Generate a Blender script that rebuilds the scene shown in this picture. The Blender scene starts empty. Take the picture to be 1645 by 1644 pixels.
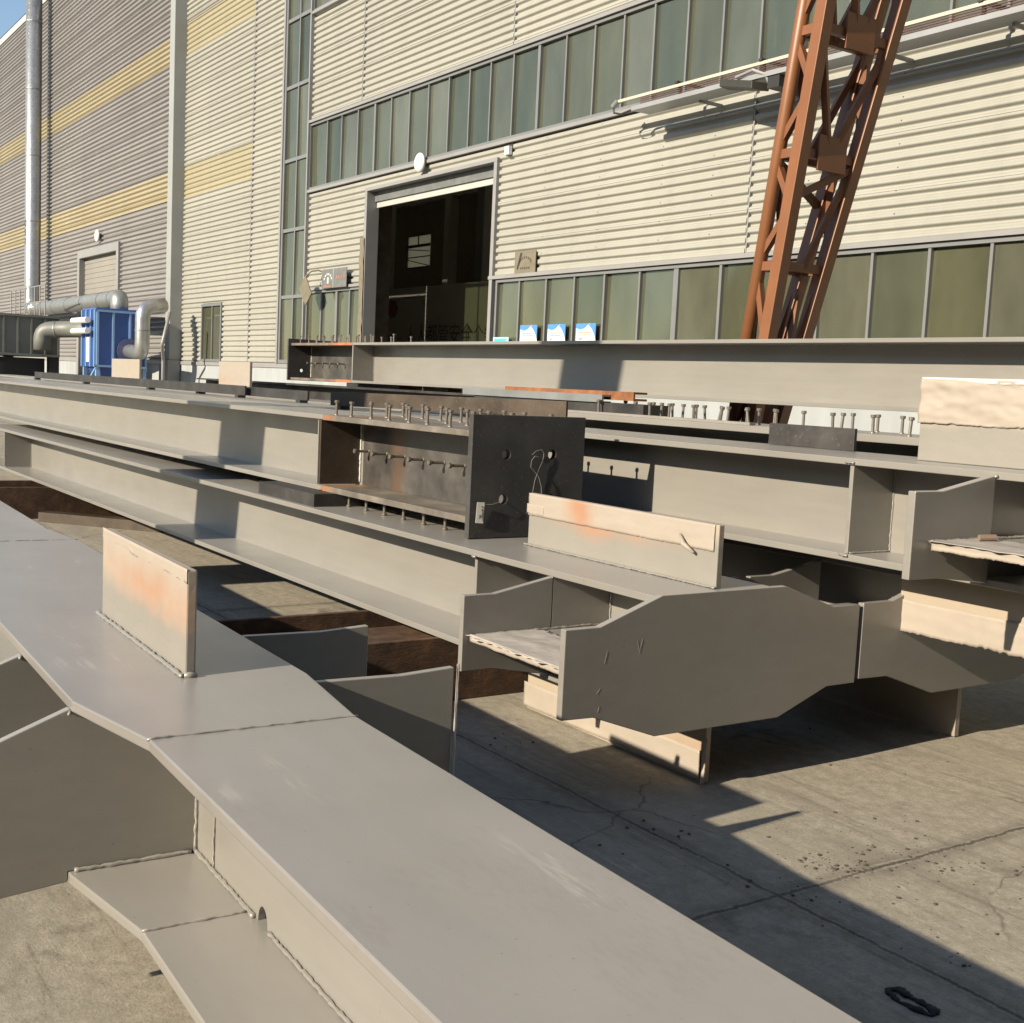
import bpy, bmesh, math, random
from mathutils import Vector, Matrix, noise
random.seed(7)
R = math.radians
S = bpy.context.scene
COL = S.collection

# ------------------------------------------------------------------ materials
def nmat(name):
    m = bpy.data.materials.new(name); m.use_nodes = True
    nt = m.node_tree; b = nt.nodes['Principled BSDF']
    return m, nt, b
def N(nt, t, **kw):
    n = nt.nodes.new(t)
    for k, v in kw.items(): setattr(n, k, v)
    return n
def noise_tex(nt, scale, detail=4, rough=.55, coord='Object', stretch=None, dist=0):
    tc = N(nt, 'ShaderNodeTexCoord'); n = N(nt, 'ShaderNodeTexNoise')
    n.inputs['Scale'].default_value = scale; n.inputs['Detail'].default_value = detail
    n.inputs['Roughness'].default_value = rough; n.inputs['Distortion'].default_value = dist
    src = tc.outputs[coord]
    if stretch:
        mp = N(nt, 'ShaderNodeMapping'); mp.inputs['Scale'].default_value = stretch
        nt.links.new(src, mp.inputs['Vector']); src = mp.outputs['Vector']
    nt.links.new(src, n.inputs['Vector'])
    return n.outputs['Fac']
def ramp(nt, fac, stops, interp='LINEAR'):
    r = N(nt, 'ShaderNodeValToRGB'); cr = r.color_ramp; cr.interpolation = interp
    while len(cr.elements) > len(stops): cr.elements.remove(cr.elements[-1])
    while len(cr.elements) < len(stops): cr.elements.new(.5)
    for e, (p, c) in zip(cr.elements, stops):
        e.position = p; e.color = (c, c, c, 1) if isinstance(c, (int, float)) else (*c, 1)
    nt.links.new(fac, r.inputs['Fac'])
    return r.outputs['Color']
def mix(nt, fac, a, b, mode='MIX'):
    m = N(nt, 'ShaderNodeMix', data_type='RGBA', blend_type=mode)
    for i, v in ((0, fac), (6, a), (7, b)):
        if isinstance(v, bpy.types.NodeSocket): nt.links.new(v, m.inputs[i])
        elif isinstance(v, (int, float)): m.inputs[i].default_value = v if i == 0 else (v, v, v, 1)
        else: m.inputs[i].default_value = (*v, 1)
    return m.outputs[2]
def math_n(nt, op, a, b=None, clamp=False):
    m = N(nt, 'ShaderNodeMath', operation=op, use_clamp=clamp)
    for i, v in enumerate((a, b)):
        if v is None: continue
        if isinstance(v, bpy.types.NodeSocket): nt.links.new(v, m.inputs[i])
        else: m.inputs[i].default_value = v
    return m.outputs[0]
def xyz(nt, coord='Object'):
    tc = N(nt, 'ShaderNodeTexCoord'); s = N(nt, 'ShaderNodeSeparateXYZ')
    nt.links.new(tc.outputs[coord], s.inputs[0]); return s.outputs
def bump(nt, b, h, strength=.2, dist=.01):
    n = N(nt, 'ShaderNodeBump'); n.inputs['Strength'].default_value = strength; n.inputs['Distance'].default_value = dist
    nt.links.new(h, n.inputs['Height']); nt.links.new(n.outputs[0], b.inputs['Normal'])

def simple(name, col, rough=.5, metal=0, var=.12, scale=6, bmp=0, spec=.5, bscale=None, stretch=None, lo=None):
    m, nt, b = nmat(name)
    f = noise_tex(nt, scale, 5, stretch=stretch)
    dk = lo if lo else tuple(c*(1-var) for c in col)
    lt = tuple(min(1, c*(1+var*.6)) for c in col)
    nt.links.new(ramp(nt, f, [(.3, dk), (.7, lt)]), b.inputs['Base Color'])
    b.inputs['Roughness'].default_value = rough; b.inputs['Metallic'].default_value = metal
    b.inputs['Specular IOR Level'].default_value = spec
    if bmp: bump(nt, b, noise_tex(nt, bscale or scale*6, 4, stretch=stretch), bmp, .004)
    return m

M = {}
# grey primer-paint of the girders: faint sags, brush streaks and brightness painted on the tops
def paint(name, col=(.268, .257, .234), scuff=False):
    m, nt, b = nmat(name)
    big = noise_tex(nt, 1.3, 4)
    fine = noise_tex(nt, 9, 5, stretch=(.25, 1, 2.5))
    c = ramp(nt, big, [(.32, tuple(v*.93 for v in col)), (.68, tuple(min(1, v*1.05) for v in col))])
    c = mix(nt, .22, c, ramp(nt, fine, [(.35, tuple(v*.82 for v in col)), (.65, tuple(v*1.12 for v in col))]))
    sp = noise_tex(nt, 70, 2)
    c = mix(nt, ramp(nt, sp, [(.735, 0), (.76, .55)]), c, tuple(v*.45 for v in col))
    if scuff:
        s = noise_tex(nt, 7, 6, .7, stretch=(.28, 2.4, 1))
        mk = noise_tex(nt, 2.1, 2)
        f = math_n(nt, 'MULTIPLY', ramp(nt, s, [(.585, 0), (.63, 1)]), ramp(nt, mk, [(.52, 0), (.62, .36)]))
        c = mix(nt, f, c, (.48, .45, .40))
        s2 = noise_tex(nt, 46, 6, .75, stretch=(.5, 1.8, 1)); mk2 = noise_tex(nt, 1.7, 3, dist=.6)
        f2 = math_n(nt, 'MULTIPLY', ramp(nt, s2, [(.50, 0), (.57, 1)]), ramp(nt, mk2, [(.53, 0), (.58, .17)]))
        c = mix(nt, f2, c, (.185, .158, .138))
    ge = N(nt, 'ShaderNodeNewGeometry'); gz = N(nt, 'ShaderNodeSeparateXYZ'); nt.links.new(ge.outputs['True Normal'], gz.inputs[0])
    toplitf = math_n(nt, 'MULTIPLY', math_n(nt, 'GREATER_THAN', gz.outputs[2], .8), ramp(nt, noise_tex(nt, 2.2, 5), [(.25, .72), (.7, 1)]))
    c = mix(nt, toplitf, c, mix(nt, 1, c, (1.36, 1.37, 1.40), 'MULTIPLY'))  # up-facing steel coloured lighter, sky brightness painted into the tops
    nt.links.new(c, b.inputs['Base Color'])
    nt.links.new(ramp(nt, noise_tex(nt, 3, 4), [(.3, .32), (.7, .45)]), b.inputs['Roughness'])
    b.inputs['Specular IOR Level'].default_value = .6; b.inputs['Coat Weight'].default_value = .55; b.inputs['Coat Roughness'].default_value = .30
    bump(nt, b, math_n(nt, 'ADD', noise_tex(nt, 55, 3), math_n(nt, 'MULTIPLY', noise_tex(nt, 5, 3), 2)), .10, .002)
    return m
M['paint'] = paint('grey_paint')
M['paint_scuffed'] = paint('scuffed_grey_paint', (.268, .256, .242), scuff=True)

# bare mill-scale steel with an orange spray patch around x = ox
def bare(name, col=(.105, .098, .092), ox=None, ow=.18, metal=.35, rough=.5, ocol=(.62, .25, .10)):
    m, nt, b = nmat(name)
    f = noise_tex(nt, 4, 6, .62)
    c = ramp(nt, f, [(.28, tuple(v*.62 for v in col)), (.5, col), (.74, tuple(v*1.55 for v in col))])
    c = mix(nt, ramp(nt, noise_tex(nt, 60, 3), [(.62, 0), (.72, .5)]), c, (.20, .16, .13))
    if ox is not None:
        x = xyz(nt, 'Object')[0]
        d = math_n(nt, 'ABSOLUTE', math_n(nt, 'SUBTRACT', x, ox))
        g = math_n(nt, 'SUBTRACT', 1, math_n(nt, 'DIVIDE', d, ow), True)
        g = math_n(nt, 'MULTIPLY', g, ramp(nt, noise_tex(nt, 7, 4), [(.3, .35), (.6, 1)]))
        c = mix(nt, math_n(nt, 'MULTIPLY', g, 1.5, True), c, ocol)
    nt.links.new(c, b.inputs['Base Color'])
    b.inputs['Metallic'].default_value = metal
    nt.links.new(ramp(nt, f, [(.3, rough-.1), (.7, rough+.12)]), b.inputs['Roughness'])
    bump(nt, b, noise_tex(nt, 90, 4), .12, .002)
    return m
M['mill'] = bare('mill_scale_steel')
M['black_plate'] = bare('black_end_plate_steel', (.056, .056, .055), metal=.05, rough=.72)
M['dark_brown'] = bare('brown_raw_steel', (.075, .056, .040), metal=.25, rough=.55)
M['black_bar'] = bare('black_raw_steel', (.045, .043, .041), metal=.2, rough=.55)
M['stud'] = bare('shear_stud_steel', (.26, .235, .205), metal=.55, rough=.4)
M['weld'] = simple('weld_bead_paint', (.29, .275, .25), .45, bmp=.6, bscale=120)

def rust(name, a, b2, rough=.85, bm=.5):
    m, nt, b = nmat(name)
    f = noise_tex(nt, 9, 7, .66)
    c = ramp(nt, f, [(.25, tuple(v*.4 for v in a)), (.5, a), (.75, b2)])
    nt.links.new(c, b.inputs['Base Color']); b.inputs['Roughness'].default_value = rough
    bump(nt, b, noise_tex(nt, 30, 6, .7, stretch=(1, .6, 2.2)), bm, .012)
    return m
M['sleeper'] = rust('rusty_sleeper_steel', (.085, .045, .024), (.17, .085, .042))
M['rust'] = rust('orange_rust', (.26, .10, .04), (.36, .16, .06), bm=.2)
M['galv'] = simple('galvanised_sheet', (.58, .60, .60), .34, .75, .15, 5, spec=.5)
M['galv_dark'] = simple('dull_duct_sheet', (.36, .38, .38), .45, .55, .2, 4)
M['crane'] = simple('red_oxide_crane_paint', (.245, .098, .038), .45, 0, .12, 3, .1)
M['crane2'] = simple('red_oxide_brace_paint', (.215, .083, .033), .48, 0, .14, 4, .1)

# plates wrapped in masking paper: paper above, overspray patch, painted foot
def fin_mat(name, z0, zp, ox, ow, oz, ow2, paper=(.405, .355, .30), orange=(.41, .235, .15), foot=(.275, .262, .235), flip=False, amount=.85):
    m, nt, b = nmat(name)
    X, Y, Z = xyz(nt, 'Object')
    wob = math_n(nt, 'MULTIPLY', math_n(nt, 'SUBTRACT', noise_tex(nt, 3.2, 5), .5), .16)
    zz = math_n(nt, 'ADD', Z, wob)
    g = math_n(nt, 'DIVIDE', math_n(nt, 'SUBTRACT', zz, z0), zp-z0, True)
    if flip: g = math_n(nt, 'SUBTRACT', 1, g)
    cr = noise_tex(nt, 7, 6, .6, stretch=(.8, 1, 1.4))
    pap = ramp(nt, cr, [(.3, tuple(v*.96 for v in paper)), (.7, tuple(min(1, v*1.03) for v in paper))])
    ft = ramp(nt, noise_tex(nt, 3, 4), [(.3, tuple(v*.96 for v in foot)), (.7, tuple(v*1.04 for v in foot))])
    c = mix(nt, g, ft, pap)
    dx = math_n(nt, 'DIVIDE', math_n(nt, 'SUBTRACT', X, ox), ow)
    dz = math_n(nt, 'DIVIDE', math_n(nt, 'SUBTRACT', zz, oz), ow2)
    d = math_n(nt, 'ADD', math_n(nt, 'MULTIPLY', dx, dx), math_n(nt, 'MULTIPLY', dz, dz))
    o = math_n(nt, 'SUBTRACT', 1, math_n(nt, 'POWER', d, .5), True)
    o = math_n(nt, 'MULTIPLY', o, ramp(nt, noise_tex(nt, 8, 5), [(.3, .5), (.6, 1)]))
    c = mix(nt, math_n(nt, 'MULTIPLY', o, amount*1.6, True), c, orange)
    nt.links.new(c, b.inputs['Base Color']); b.inputs['Roughness'].default_value = .5
    h = math_n(nt, 'ABSOLUTE', math_n(nt, 'SUBTRACT', noise_tex(nt, 4.5, 3, .5, stretch=(.8, 1, 1.5)), .5))
    h = math_n(nt, 'ADD', h, math_n(nt, 'MULTIPLY', noise_tex(nt, 22, 3), .10))
    bump(nt, b, h, .55, .012)
    return m
M['paper'] = simple('masking_paper', (.41, .36, .305), .55, 0, .08, 5, .9, bscale=5)
M['film'] = simple('painted_plastic_film', (.56, .52, .48), .35, 0, .15, 9, .8, bscale=16)

# wall sheets
def sheet(name, col, rough=.42, var=.05):
    m, nt, b = nmat(name)
    f = noise_tex(nt, .35, 4); st = noise_tex(nt, 2.2, 5, stretch=(1.2, 1, .12))
    c = ramp(nt, f, [(.3, tuple(v*(1-var) for v in col)), (.7, tuple(min(1, v*(1+var)) for v in col))])
    c = mix(nt, ramp(nt, st, [(.5, 0), (.85, .35)]), c, tuple(v*.62 for v in col))
    ps = xyz(nt, 'Object'); cb = N(nt, 'ShaderNodeCombineXYZ'); wn = N(nt, 'ShaderNodeTexWhiteNoise', noise_dimensions='2D')
    nt.links.new(math_n(nt, 'FLOOR', math_n(nt, 'DIVIDE', ps[2], .68)), cb.inputs[0]); nt.links.new(math_n(nt, 'FLOOR', math_n(nt, 'DIVIDE', math_n(nt, 'ADD', ps[0], .24), 6)), cb.inputs[1])
    nt.links.new(cb.outputs[0], wn.inputs['Vector'])
    c = mix(nt, math_n(nt, 'MULTIPLY', wn.outputs['Value'], .12), c, tuple(v*.55 for v in col))
    nt.links.new(c, b.inputs['Base Color']); b.inputs['Roughness'].default_value = rough
    b.inputs['Specular IOR Level'].default_value = .35
    bump(nt, b, noise_tex(nt, 1.5, 3), .06, .02)
    return m
M['cream'] = sheet('cream_sheet', (.405, .405, .362))
M['greysheet'] = sheet('grey_beige_sheet', (.292, .284, .282))
M['frp'] = sheet('yellow_skylight_sheet', (.40, .365, .25))
M['frp2'] = sheet('bright_yellow_skylight_sheet', (.40, .355, .24))
M['frame'] = simple('grey_window_frame', (.20, .21, .215), .4, 0, .08, 3)
M['trim'] = simple('grey_trim_sheet', (.30, .30, .30), .4, 0, .08, 2)
M['pier'] = simple('grey_green_trim', (.345, .36, .35), .42, 0, .08, 1.5)
M['plinth'] = simple('whitewashed_plinth', (.38, .41, .425), .8, 0, .14, 2, .15, stretch=(1, 1, .25))
M['cap'] = simple('pale_coping_sheet', (.66, .65, .58), .45, 0, .06, 2)
M['dark'] = simple('dark_interior', (.035, .035, .035), .8)
M['roller'] = simple('roller_shutter_sheet', (.52, .53, .50), .45, .1, .08, 3)
M['roller_grey'] = simple('grey_door_sheet', (.30, .285, .255), .5, 0, .1, 1)
M['yellowcol'] = simple('yellow_column_paint', (.55, .42, .16), .5)
M['white'] = simple('white_enamel', (.82, .82, .80), .35, 0, .03, 4)
M['blue'] = simple('blue_machine_paint', (.045, .125, .42), .4, 0, .14, 2.5, .05)
M['blue_pale'] = simple('pale_blue_paint', (.26, .44, .74), .4, 0, .08, 3)
M['greybox'] = simple('grey_filter_paint', (.19, .20, .185), .5, 0, .14, 2)
M['black'] = simple('black_paint', (.02, .02, .02), .5)
M['sign_grey'] = simple('faded_sign_board', (.17, .18, .18), .5, 0, .2, 6)
M['sign_brown'] = simple('brown_plaque', (.21, .185, .13), .5, 0, .18, 8)
M['mark_white'] = simple('white_print', (.62, .63, .60), .5)
M['mark_red'] = simple('faded_red_print', (.38, .20, .14), .5)
M['mark_dark'] = simple('dark_print', (.04, .035, .03), .6)
M['poster'] = simple('poster_white', (.84, .88, .90), .4, 0, .02)
M['poster_blue'] = simple('poster_blue', (.10, .30, .72), .4, 0, .1)
M['poster_sky'] = simple('poster_light_blue', (.42, .74, .92), .4, 0, .05)
M['poster_red'] = simple('poster_red_print', (.72, .32, .22), .5)
M['tag'] = simple('paper_tag', (.62, .62, .58), .6, 0, .06, 20)
M['wire'] = simple('steel_wire', (.5, .5, .48), .35, .6)
M['rail_yellow'] = simple('pale_rail_cover', (.58, .54, .44), .45, 0, .1, 3)
M['rail_red'] = simple('conductor_red', (.15, .065, .055), .5)
M['tray'] = simple('cable_tray_zinc', (.40, .41, .42), .4, .3, .1, 2)
M['cloth'] = simple('black_rag', (.012, .013, .017), .75, 0, .3, 20, .5)
M['hillgreen'] = simple('hill_scrub', (.055, .065, .038), .9, 0, .4, .05)
M['banner'] = simple('banner_print_base', (.42, .41, .38), .6, 0, .06, 1)
M['banner_red'] = simple('banner_red_panel', (.34, .12, .08), .6)
M['concrete'] = simple('post_concrete', (.34, .32, .29), .85, 0, .15, 3, .3)

def glass(name, tint=(.62, .68, .50), body=(.125, .134, .096), fac=.66):
    m, nt, b = nmat(name)
    f = noise_tex(nt, 1.1, 5, .6, stretch=(1, 1, .35))
    nt.links.new(ramp(nt, f, [(.3, tuple(v*.75 for v in body)), (.75, tuple(v*1.45 for v in body))]), b.inputs['Base Color'])
    b.inputs['Roughness'].default_value = .06; b.inputs['IOR'].default_value = 2.3
    b.inputs['Specular Tint'].default_value = (.92, .95, .82, 1)
    tr = N(nt, 'ShaderNodeBsdfTransparent'); tr.inputs[0].default_value = (*tint, 1)
    mx = N(nt, 'ShaderNodeMixShader'); mx.inputs[0].default_value = fac
    out = nt.nodes['Material Output']
    nt.links.new(tr.outputs[0], mx.inputs[1]); nt.links.new(b.outputs[0], mx.inputs[2])
    nt.links.new(mx.outputs[0], out.inputs['Surface'])
    bump(nt, b, noise_tex(nt, .7, 2), .025, .05)
    return m
M['glass'] = glass('tinted_green_glass')
GL = [M['glass'], glass('dusty_green_glass', body=(.150, .155, .115), fac=.72), glass('clean_green_glass', body=(.100, .112, .080), fac=.60), glass('olive_green_glass', body=(.125, .128, .082), fac=.66)]
m, nt, b = nmat('frosted_skylight'); M['frost'] = m
tl = N(nt, 'ShaderNodeBsdfTranslucent'); tl.inputs[0].default_value = (.62, .54, .40, 1)
nt.links.new(tl.outputs[0], nt.nodes['Material Output'].inputs['Surface'])

# concrete yard: stained slabs, joints along y=2.9 and x=-2.63 (and every 4 m), spalls, dust
m, nt, b = nmat('yard_concrete'); M['ground'] = m
X, Y, Z = xyz(nt, 'Object')
f1 = noise_tex(nt, .55, 6, .6); f2 = noise_tex(nt, 5, 7, .68); f3 = noise_tex(nt, 90, 4, .7); f4 = noise_tex(nt, 1.5, 6, .6, stretch=(.45, 1.6, 1), dist=.8)
c = ramp(nt, f1, [(.3, (0.361, 0.325, 0.257)), (.5, (0.425, 0.388, 0.311)), (.72, (0.488, 0.451, 0.370))])
c = mix(nt, .68, c, ramp(nt, f2, [(.28, (0.262, 0.234, 0.185)), (.5, (0.425, 0.388, 0.316)), (.75, (0.523, 0.488, 0.406))]))
fm = noise_tex(nt, 17, 6, .7)
c = mix(nt, .55, c, ramp(nt, fm, [(.32, (.12, .108, .085)), (.5, (.34, .31, .25)), (.68, (.60, .56, .47))]))
c = mix(nt, .42, c, ramp(nt, f3, [(.3, (0.207, 0.185, 0.149)), (.6, (0.443, 0.406, 0.329)), (.8, (0.578, 0.542, 0.470))]))
c = mix(nt, ramp(nt, f4, [(.50, 0), (.66, .75)]), c, (0.279, 0.253, 0.204))
sc = noise_tex(nt, 6, 7, .75, stretch=(.35, 1.8, 1), dist=.4)
c = mix(nt, math_n(nt, 'MULTIPLY', ramp(nt, sc, [(.625, 0), (.65, .8)]), ramp(nt, noise_tex(nt, .9, 3), [(.38, .15), (.55, 1)])), c, (0.560, 0.523, 0.451))
wobx = math_n(nt, 'MULTIPLY', math_n(nt, 'SUBTRACT', noise_tex(nt, 6, 6, .7), .5), .05)
def joint(ax, at, per, w):
    a = math_n(nt, 'ADD', math_n(nt, 'SUBTRACT', ax, at), wobx)
    a = math_n(nt, 'ADD', a, per*100+per*.5)
    a = math_n(nt, 'MODULO', a, per)
    d = math_n(nt, 'ABSOLUTE', math_n(nt, 'SUBTRACT', a, per*.5))
    return d
dmin = math_n(nt, 'MINIMUM', joint(Y, 2.9, 4.2, 0), joint(X, -2.63, 5.2, 0))
jn = math_n(nt, 'ADD', dmin, math_n(nt, 'MULTIPLY', math_n(nt, 'SUBTRACT', noise_tex(nt, 45, 4), .5), .016))
c = mix(nt, ramp(nt, jn, [(.003, .8), (.012, 0)]), c, (.045, .040, .034))
c = mix(nt, ramp(nt, dmin, [(.006, 0), (.022, .38), (.07, 0)]), c, (.10, .09, .075))
edge = math_n(nt, 'MULTIPLY', ramp(nt, jn, [(.010, 0), (.016, .8), (.026, 0)]), ramp(nt, noise_tex(nt, 3, 5), [(.52, 0), (.6, 1)]))
c = mix(nt, edge, c, (.42, .39, .34))
blot = noise_tex(nt, 2.6, 5, .65)
c = mix(nt, ramp(nt, blot, [(.60, 0), (.72, .6)]), c, (.085, .070, .055))
dust = noise_tex(nt, .9, 5, .6, stretch=(.5, 1.3, 1))
c = mix(nt, ramp(nt, dust, [(.5, 0), (.7, .45)]), c, (.47, .43, .35))
lin = noise_tex(nt, 10, 6, .72, stretch=(.10, 3.2, 1), dist=.3)
c = mix(nt, math_n(nt, 'MULTIPLY', ramp(nt, lin, [(.63, 0), (.68, .75)]), ramp(nt, noise_tex(nt, 1.3, 3), [(.45, 0), (.6, 1)])), c, (.66, .62, .53))
lin2 = noise_tex(nt, 7, 6, .7, stretch=(.16, 2.6, 1), dist=.5)
c = mix(nt, ramp(nt, lin2, [(.56, 0), (.70, .5)]), c, (.13, .115, .09))
spk = noise_tex(nt, 38, 3, .6)
c = mix(nt, ramp(nt, spk, [(.70, 0), (.74, .8)]), c, (.07, .06, .05))
vo = N(nt, 'ShaderNodeTexVoronoi', feature='DISTANCE_TO_EDGE'); vo.inputs['Scale'].default_value = .75; tcv = N(nt, 'ShaderNodeTexCoord')
vadd = N(nt, 'ShaderNodeVectorMath', operation='MULTIPLY_ADD'); nv = N(nt, 'ShaderNodeTexNoise'); nv.inputs['Scale'].default_value = 3; nv.inputs['Detail'].default_value = 5
nt.links.new(tcv.outputs['Object'], nv.inputs['Vector']); nt.links.new(nv.outputs['Color'], vadd.inputs[0]); vadd.inputs[1].default_value = (.35, .35, 0); nt.links.new(tcv.outputs['Object'], vadd.inputs[2]); nt.links.new(vadd.outputs[0], vo.inputs['Vector'])
crk = math_n(nt, 'MULTIPLY', ramp(nt, vo.outputs['Distance'], [(.0, .75), (.006, 0)]), ramp(nt, noise_tex(nt, .7, 2), [(.5, 0), (.56, 1)]))
c = mix(nt, crk, c, (.10, .09, .075))
spl = noise_tex(nt, 31, 4, .7)
c = mix(nt, ramp(nt, spl, [(.70, 0), (.73, .7)]), c, (.62, .58, .50))
nt.links.new(c, b.inputs['Base Color'])
b.inputs['Roughness'].default_value = .88; b.inputs['Specular IOR Level'].default_value = .25
hh = math_n(nt, 'ADD', math_n(nt, 'MULTIPLY', f3, .35), f2)
hh = math_n(nt, 'ADD', hh, ramp(nt, jn, [(.004, 0), (.014, 1.2)]))
bump(nt, b, hh, .4, .012)

# ------------------------------------------------------------------ mesh helpers
class MB:
    def __init__(s): s.bm = bmesh.new()
    def _v(s, p): return s.bm.verts.new(p)
    def box(s, x0, x1, y0, y1, z0, z1):
        v = [s._v((x, y, z)) for x in (x0, x1) for y in (y0, y1) for z in (z0, z1)]
        for f in ((0,1,3,2),(4,6,7,5),(0,4,5,1),(2,3,7,6),(0,2,6,4),(1,5,7,3)): s.bm.faces.new([v[i] for i in f])
        return s
    def hexa(s, a, b):
        """two quads (4 points each) joined"""
        v = [s._v(p) for p in list(a)+list(b)]
        n = len(a)
        s.bm.faces.new(v[:n][::-1]); s.bm.faces.new(v[n:])
        for i in range(n): s.bm.faces.new((v[i], v[(i+1)%n], v[n+(i+1)%n], v[n+i]))
        return s
    def prism(s, poly, ax, a, b):
        """poly: 2-D outline in the two other axes"""
        def P(t, q):
            p = list(q); p.insert('xyz'.index(ax), t); return p
        return s.hexa([P(a, q) for q in poly], [P(b, q) for q in poly])
    def bar(s, p, q, w, h, up=(0,0,1)):
        p, q = Vector(p), Vector(q); d = (q-p).normalized(); u = Vector(up)
        r = d.cross(u).normalized(); u = r.cross(d).normalized()
        o = [(-w/2,-h/2),(w/2,-h/2),(w/2,h/2),(-w/2,h/2)]
        return s.hexa([p+r*a+u*b for a,b in o], [q+r*a+u*b for a,b in o])
    def cyl(s, p, q, r0, r1=None, n=14):
        p, q = Vector(p), Vector(q); r1 = r0 if r1 is None else r1
        d = (q-p).normalized(); a = d.orthogonal().normalized(); bb = d.cross(a)
        C = [(math.cos(2*math.pi*i/n), math.sin(2*math.pi*i/n)) for i in range(n)]
        return s.hexa([p+a*c*r0+bb*k*r0 for c,k in C], [q+a*c*r1+bb*k*r1 for c,k in C])
    def tube(s, pts, r, n=8, wob=0):
        pts = [Vector(p) for p in pts]; rings = []; a = None
        for i, p in enumerate(pts):
            d = (pts[min(i+1,len(pts)-1)]-pts[max(i-1,0)]).normalized()
            a = (d.orthogonal() if a is None else (a-d*a.dot(d))).normalized(); bb = d.cross(a)
            rr = (r[i] if isinstance(r, (list, tuple)) else r)*(1+random.uniform(-wob, wob))
            rings.append([s._v(p+(a*math.cos(2*math.pi*k/n)+bb*math.sin(2*math.pi*k/n))*rr) for k in range(n)])
        for A, B in zip(rings, rings[1:]):
            for k in range(n): s.bm.faces.new((A[k], A[(k+1)%n], B[(k+1)%n], B[k]))
        s.bm.faces.new(rings[0][::-1]); s.bm.faces.new(rings[-1])
        return s
    def grid(s, f, nu, nv):
        v = [[s._v(f(i/nu, j/nv)) for j in range(nv+1)] for i in range(nu+1)]
        for i in range(nu):
            for j in range(nv): s.bm.faces.new((v[i][j], v[i+1][j], v[i+1][j+1], v[i][j+1]))
        return s
    def holed(s, outer, holes, x0, x1):
        """plate in the YZ plane with round holes, thickness x0..x1"""
        bm = s.bm; edges = []; loops = []
        for lp in [outer]+[[(cy+r*math.cos(2*math.pi*i/20), cz+r*math.sin(2*math.pi*i/20)) for i in range(20)] for cy, cz, r in holes]:
            vs = [bm.verts.new((x1, y, z)) for y, z in lp]; loops.append(vs)
            for i in range(len(vs)): edges.append(bm.edges.new((vs[i], vs[(i+1)%len(vs)])))
        g = bmesh.ops.triangle_fill(bm, use_beauty=True, edges=edges)
        fs = [f for f in g['geom'] if isinstance(f, bmesh.types.BMFace)]
        ex = bmesh.ops.extrude_face_region(bm, geom=fs)
        bmesh.ops.translate(bm, vec=(x0-x1, 0, 0), verts=[v for v in ex['geom'] if isinstance(v, bmesh.types.BMVert)])
        return s
    def build(s, name, mat, parent=None, bevel=0, smooth=False, xf=None, label=None):
        bm = s.bm
        if xf: bm.transform(xf)
        if parent is not None: bm.transform(WI[parent.name])
        bmesh.ops.recalc_face_normals(bm, faces=bm.faces[:])
        me = bpy.data.meshes.new(name); bm.to_mesh(me); bm.free()
        me.materials.append(mat)
        o = bpy.data.objects.new(name, me); COL.objects.link(o)
        if parent is not None: o.parent = parent
        if smooth:
            for p in me.polygons: p.use_smooth = True
        if bevel:
            md = o.modifiers.new('bevel', 'BEVEL'); md.width = bevel; md.segments = 2; md.limit_method = 'ANGLE'
        if label: o['label'] = label
        WI[o.name] = WI[parent.name] if parent is not None else Matrix()
        return o
WI = {}          # world -> local matrix of each thing (its parts are meshed in that frame)
def tag(o, label=None, cat=None, group=None, kind=None):
    for k, v in (('label', label), ('category', cat), ('group', group), ('kind', kind)):
        if v: o[k] = v
    return o
def thing(name, label, cat, loc, group=None, rot=0):
    o = bpy.data.objects.new(name, None); o.empty_display_size = .2; COL.objects.link(o)
    o.location = loc; o.rotation_euler = (0, 0, rot)
    WI[o.name] = (Matrix.Translation(loc) @ Matrix.Rotation(rot, 4, 'Z')).inverted()
    return tag(o, label, cat, group)
def lone(name, mb, mat, label, cat, group=None, kind=None, **kw):
    o = mb.build(name, mat, **kw); return tag(o, label, cat, group, kind)
def copy_part(o, parent, loc):
    c = o.copy(); COL.objects.link(c); c.parent = parent; c.location = loc; return c
def text_mesh(txt, size, name, mat, parent, mw):
    cu = bpy.data.curves.new(name, 'FONT'); cu.body = txt; cu.size = size; cu.extrude = .001; cu.align_x = 'CENTER'
    t = bpy.data.objects.new(name+'_tmp', cu); COL.objects.link(t)
    dg = bpy.context.evaluated_depsgraph_get()
    me = bpy.data.meshes.new_from_object(t.evaluated_get(dg))
    bpy.data.objects.remove(t); me.materials.clear(); me.materials.append(mat)
    me.transform(WI[parent.name] @ mw)
    o = bpy.data.objects.new(name, me); COL.objects.link(o); o.parent = parent; WI[o.name] = WI[parent.name]
    return o
FACE_CAM = Matrix.Rotation(R(90), 4, 'X')            # text upright, facing -Y

def weld(parent, pts, r=.007, name='weld_bead', mat=None):
    out = []
    for p, q in zip(pts, pts[1:]):
        p, q = Vector(p), Vector(q); n = max(2, int((q-p).length/.012))
        for i in range(n): out.append(p.lerp(q, i/n)+Vector((random.uniform(-.0015,.0015), random.uniform(-.0015,.0015), random.uniform(-.0015,.0015))))
    out.append(Vector(pts[-1]))
    r *= .62
    return MB().tube(out, [r*random.uniform(.72, 1.28) for _ in out], 6).build(name, mat or M['paint'], parent, smooth=True)

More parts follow.
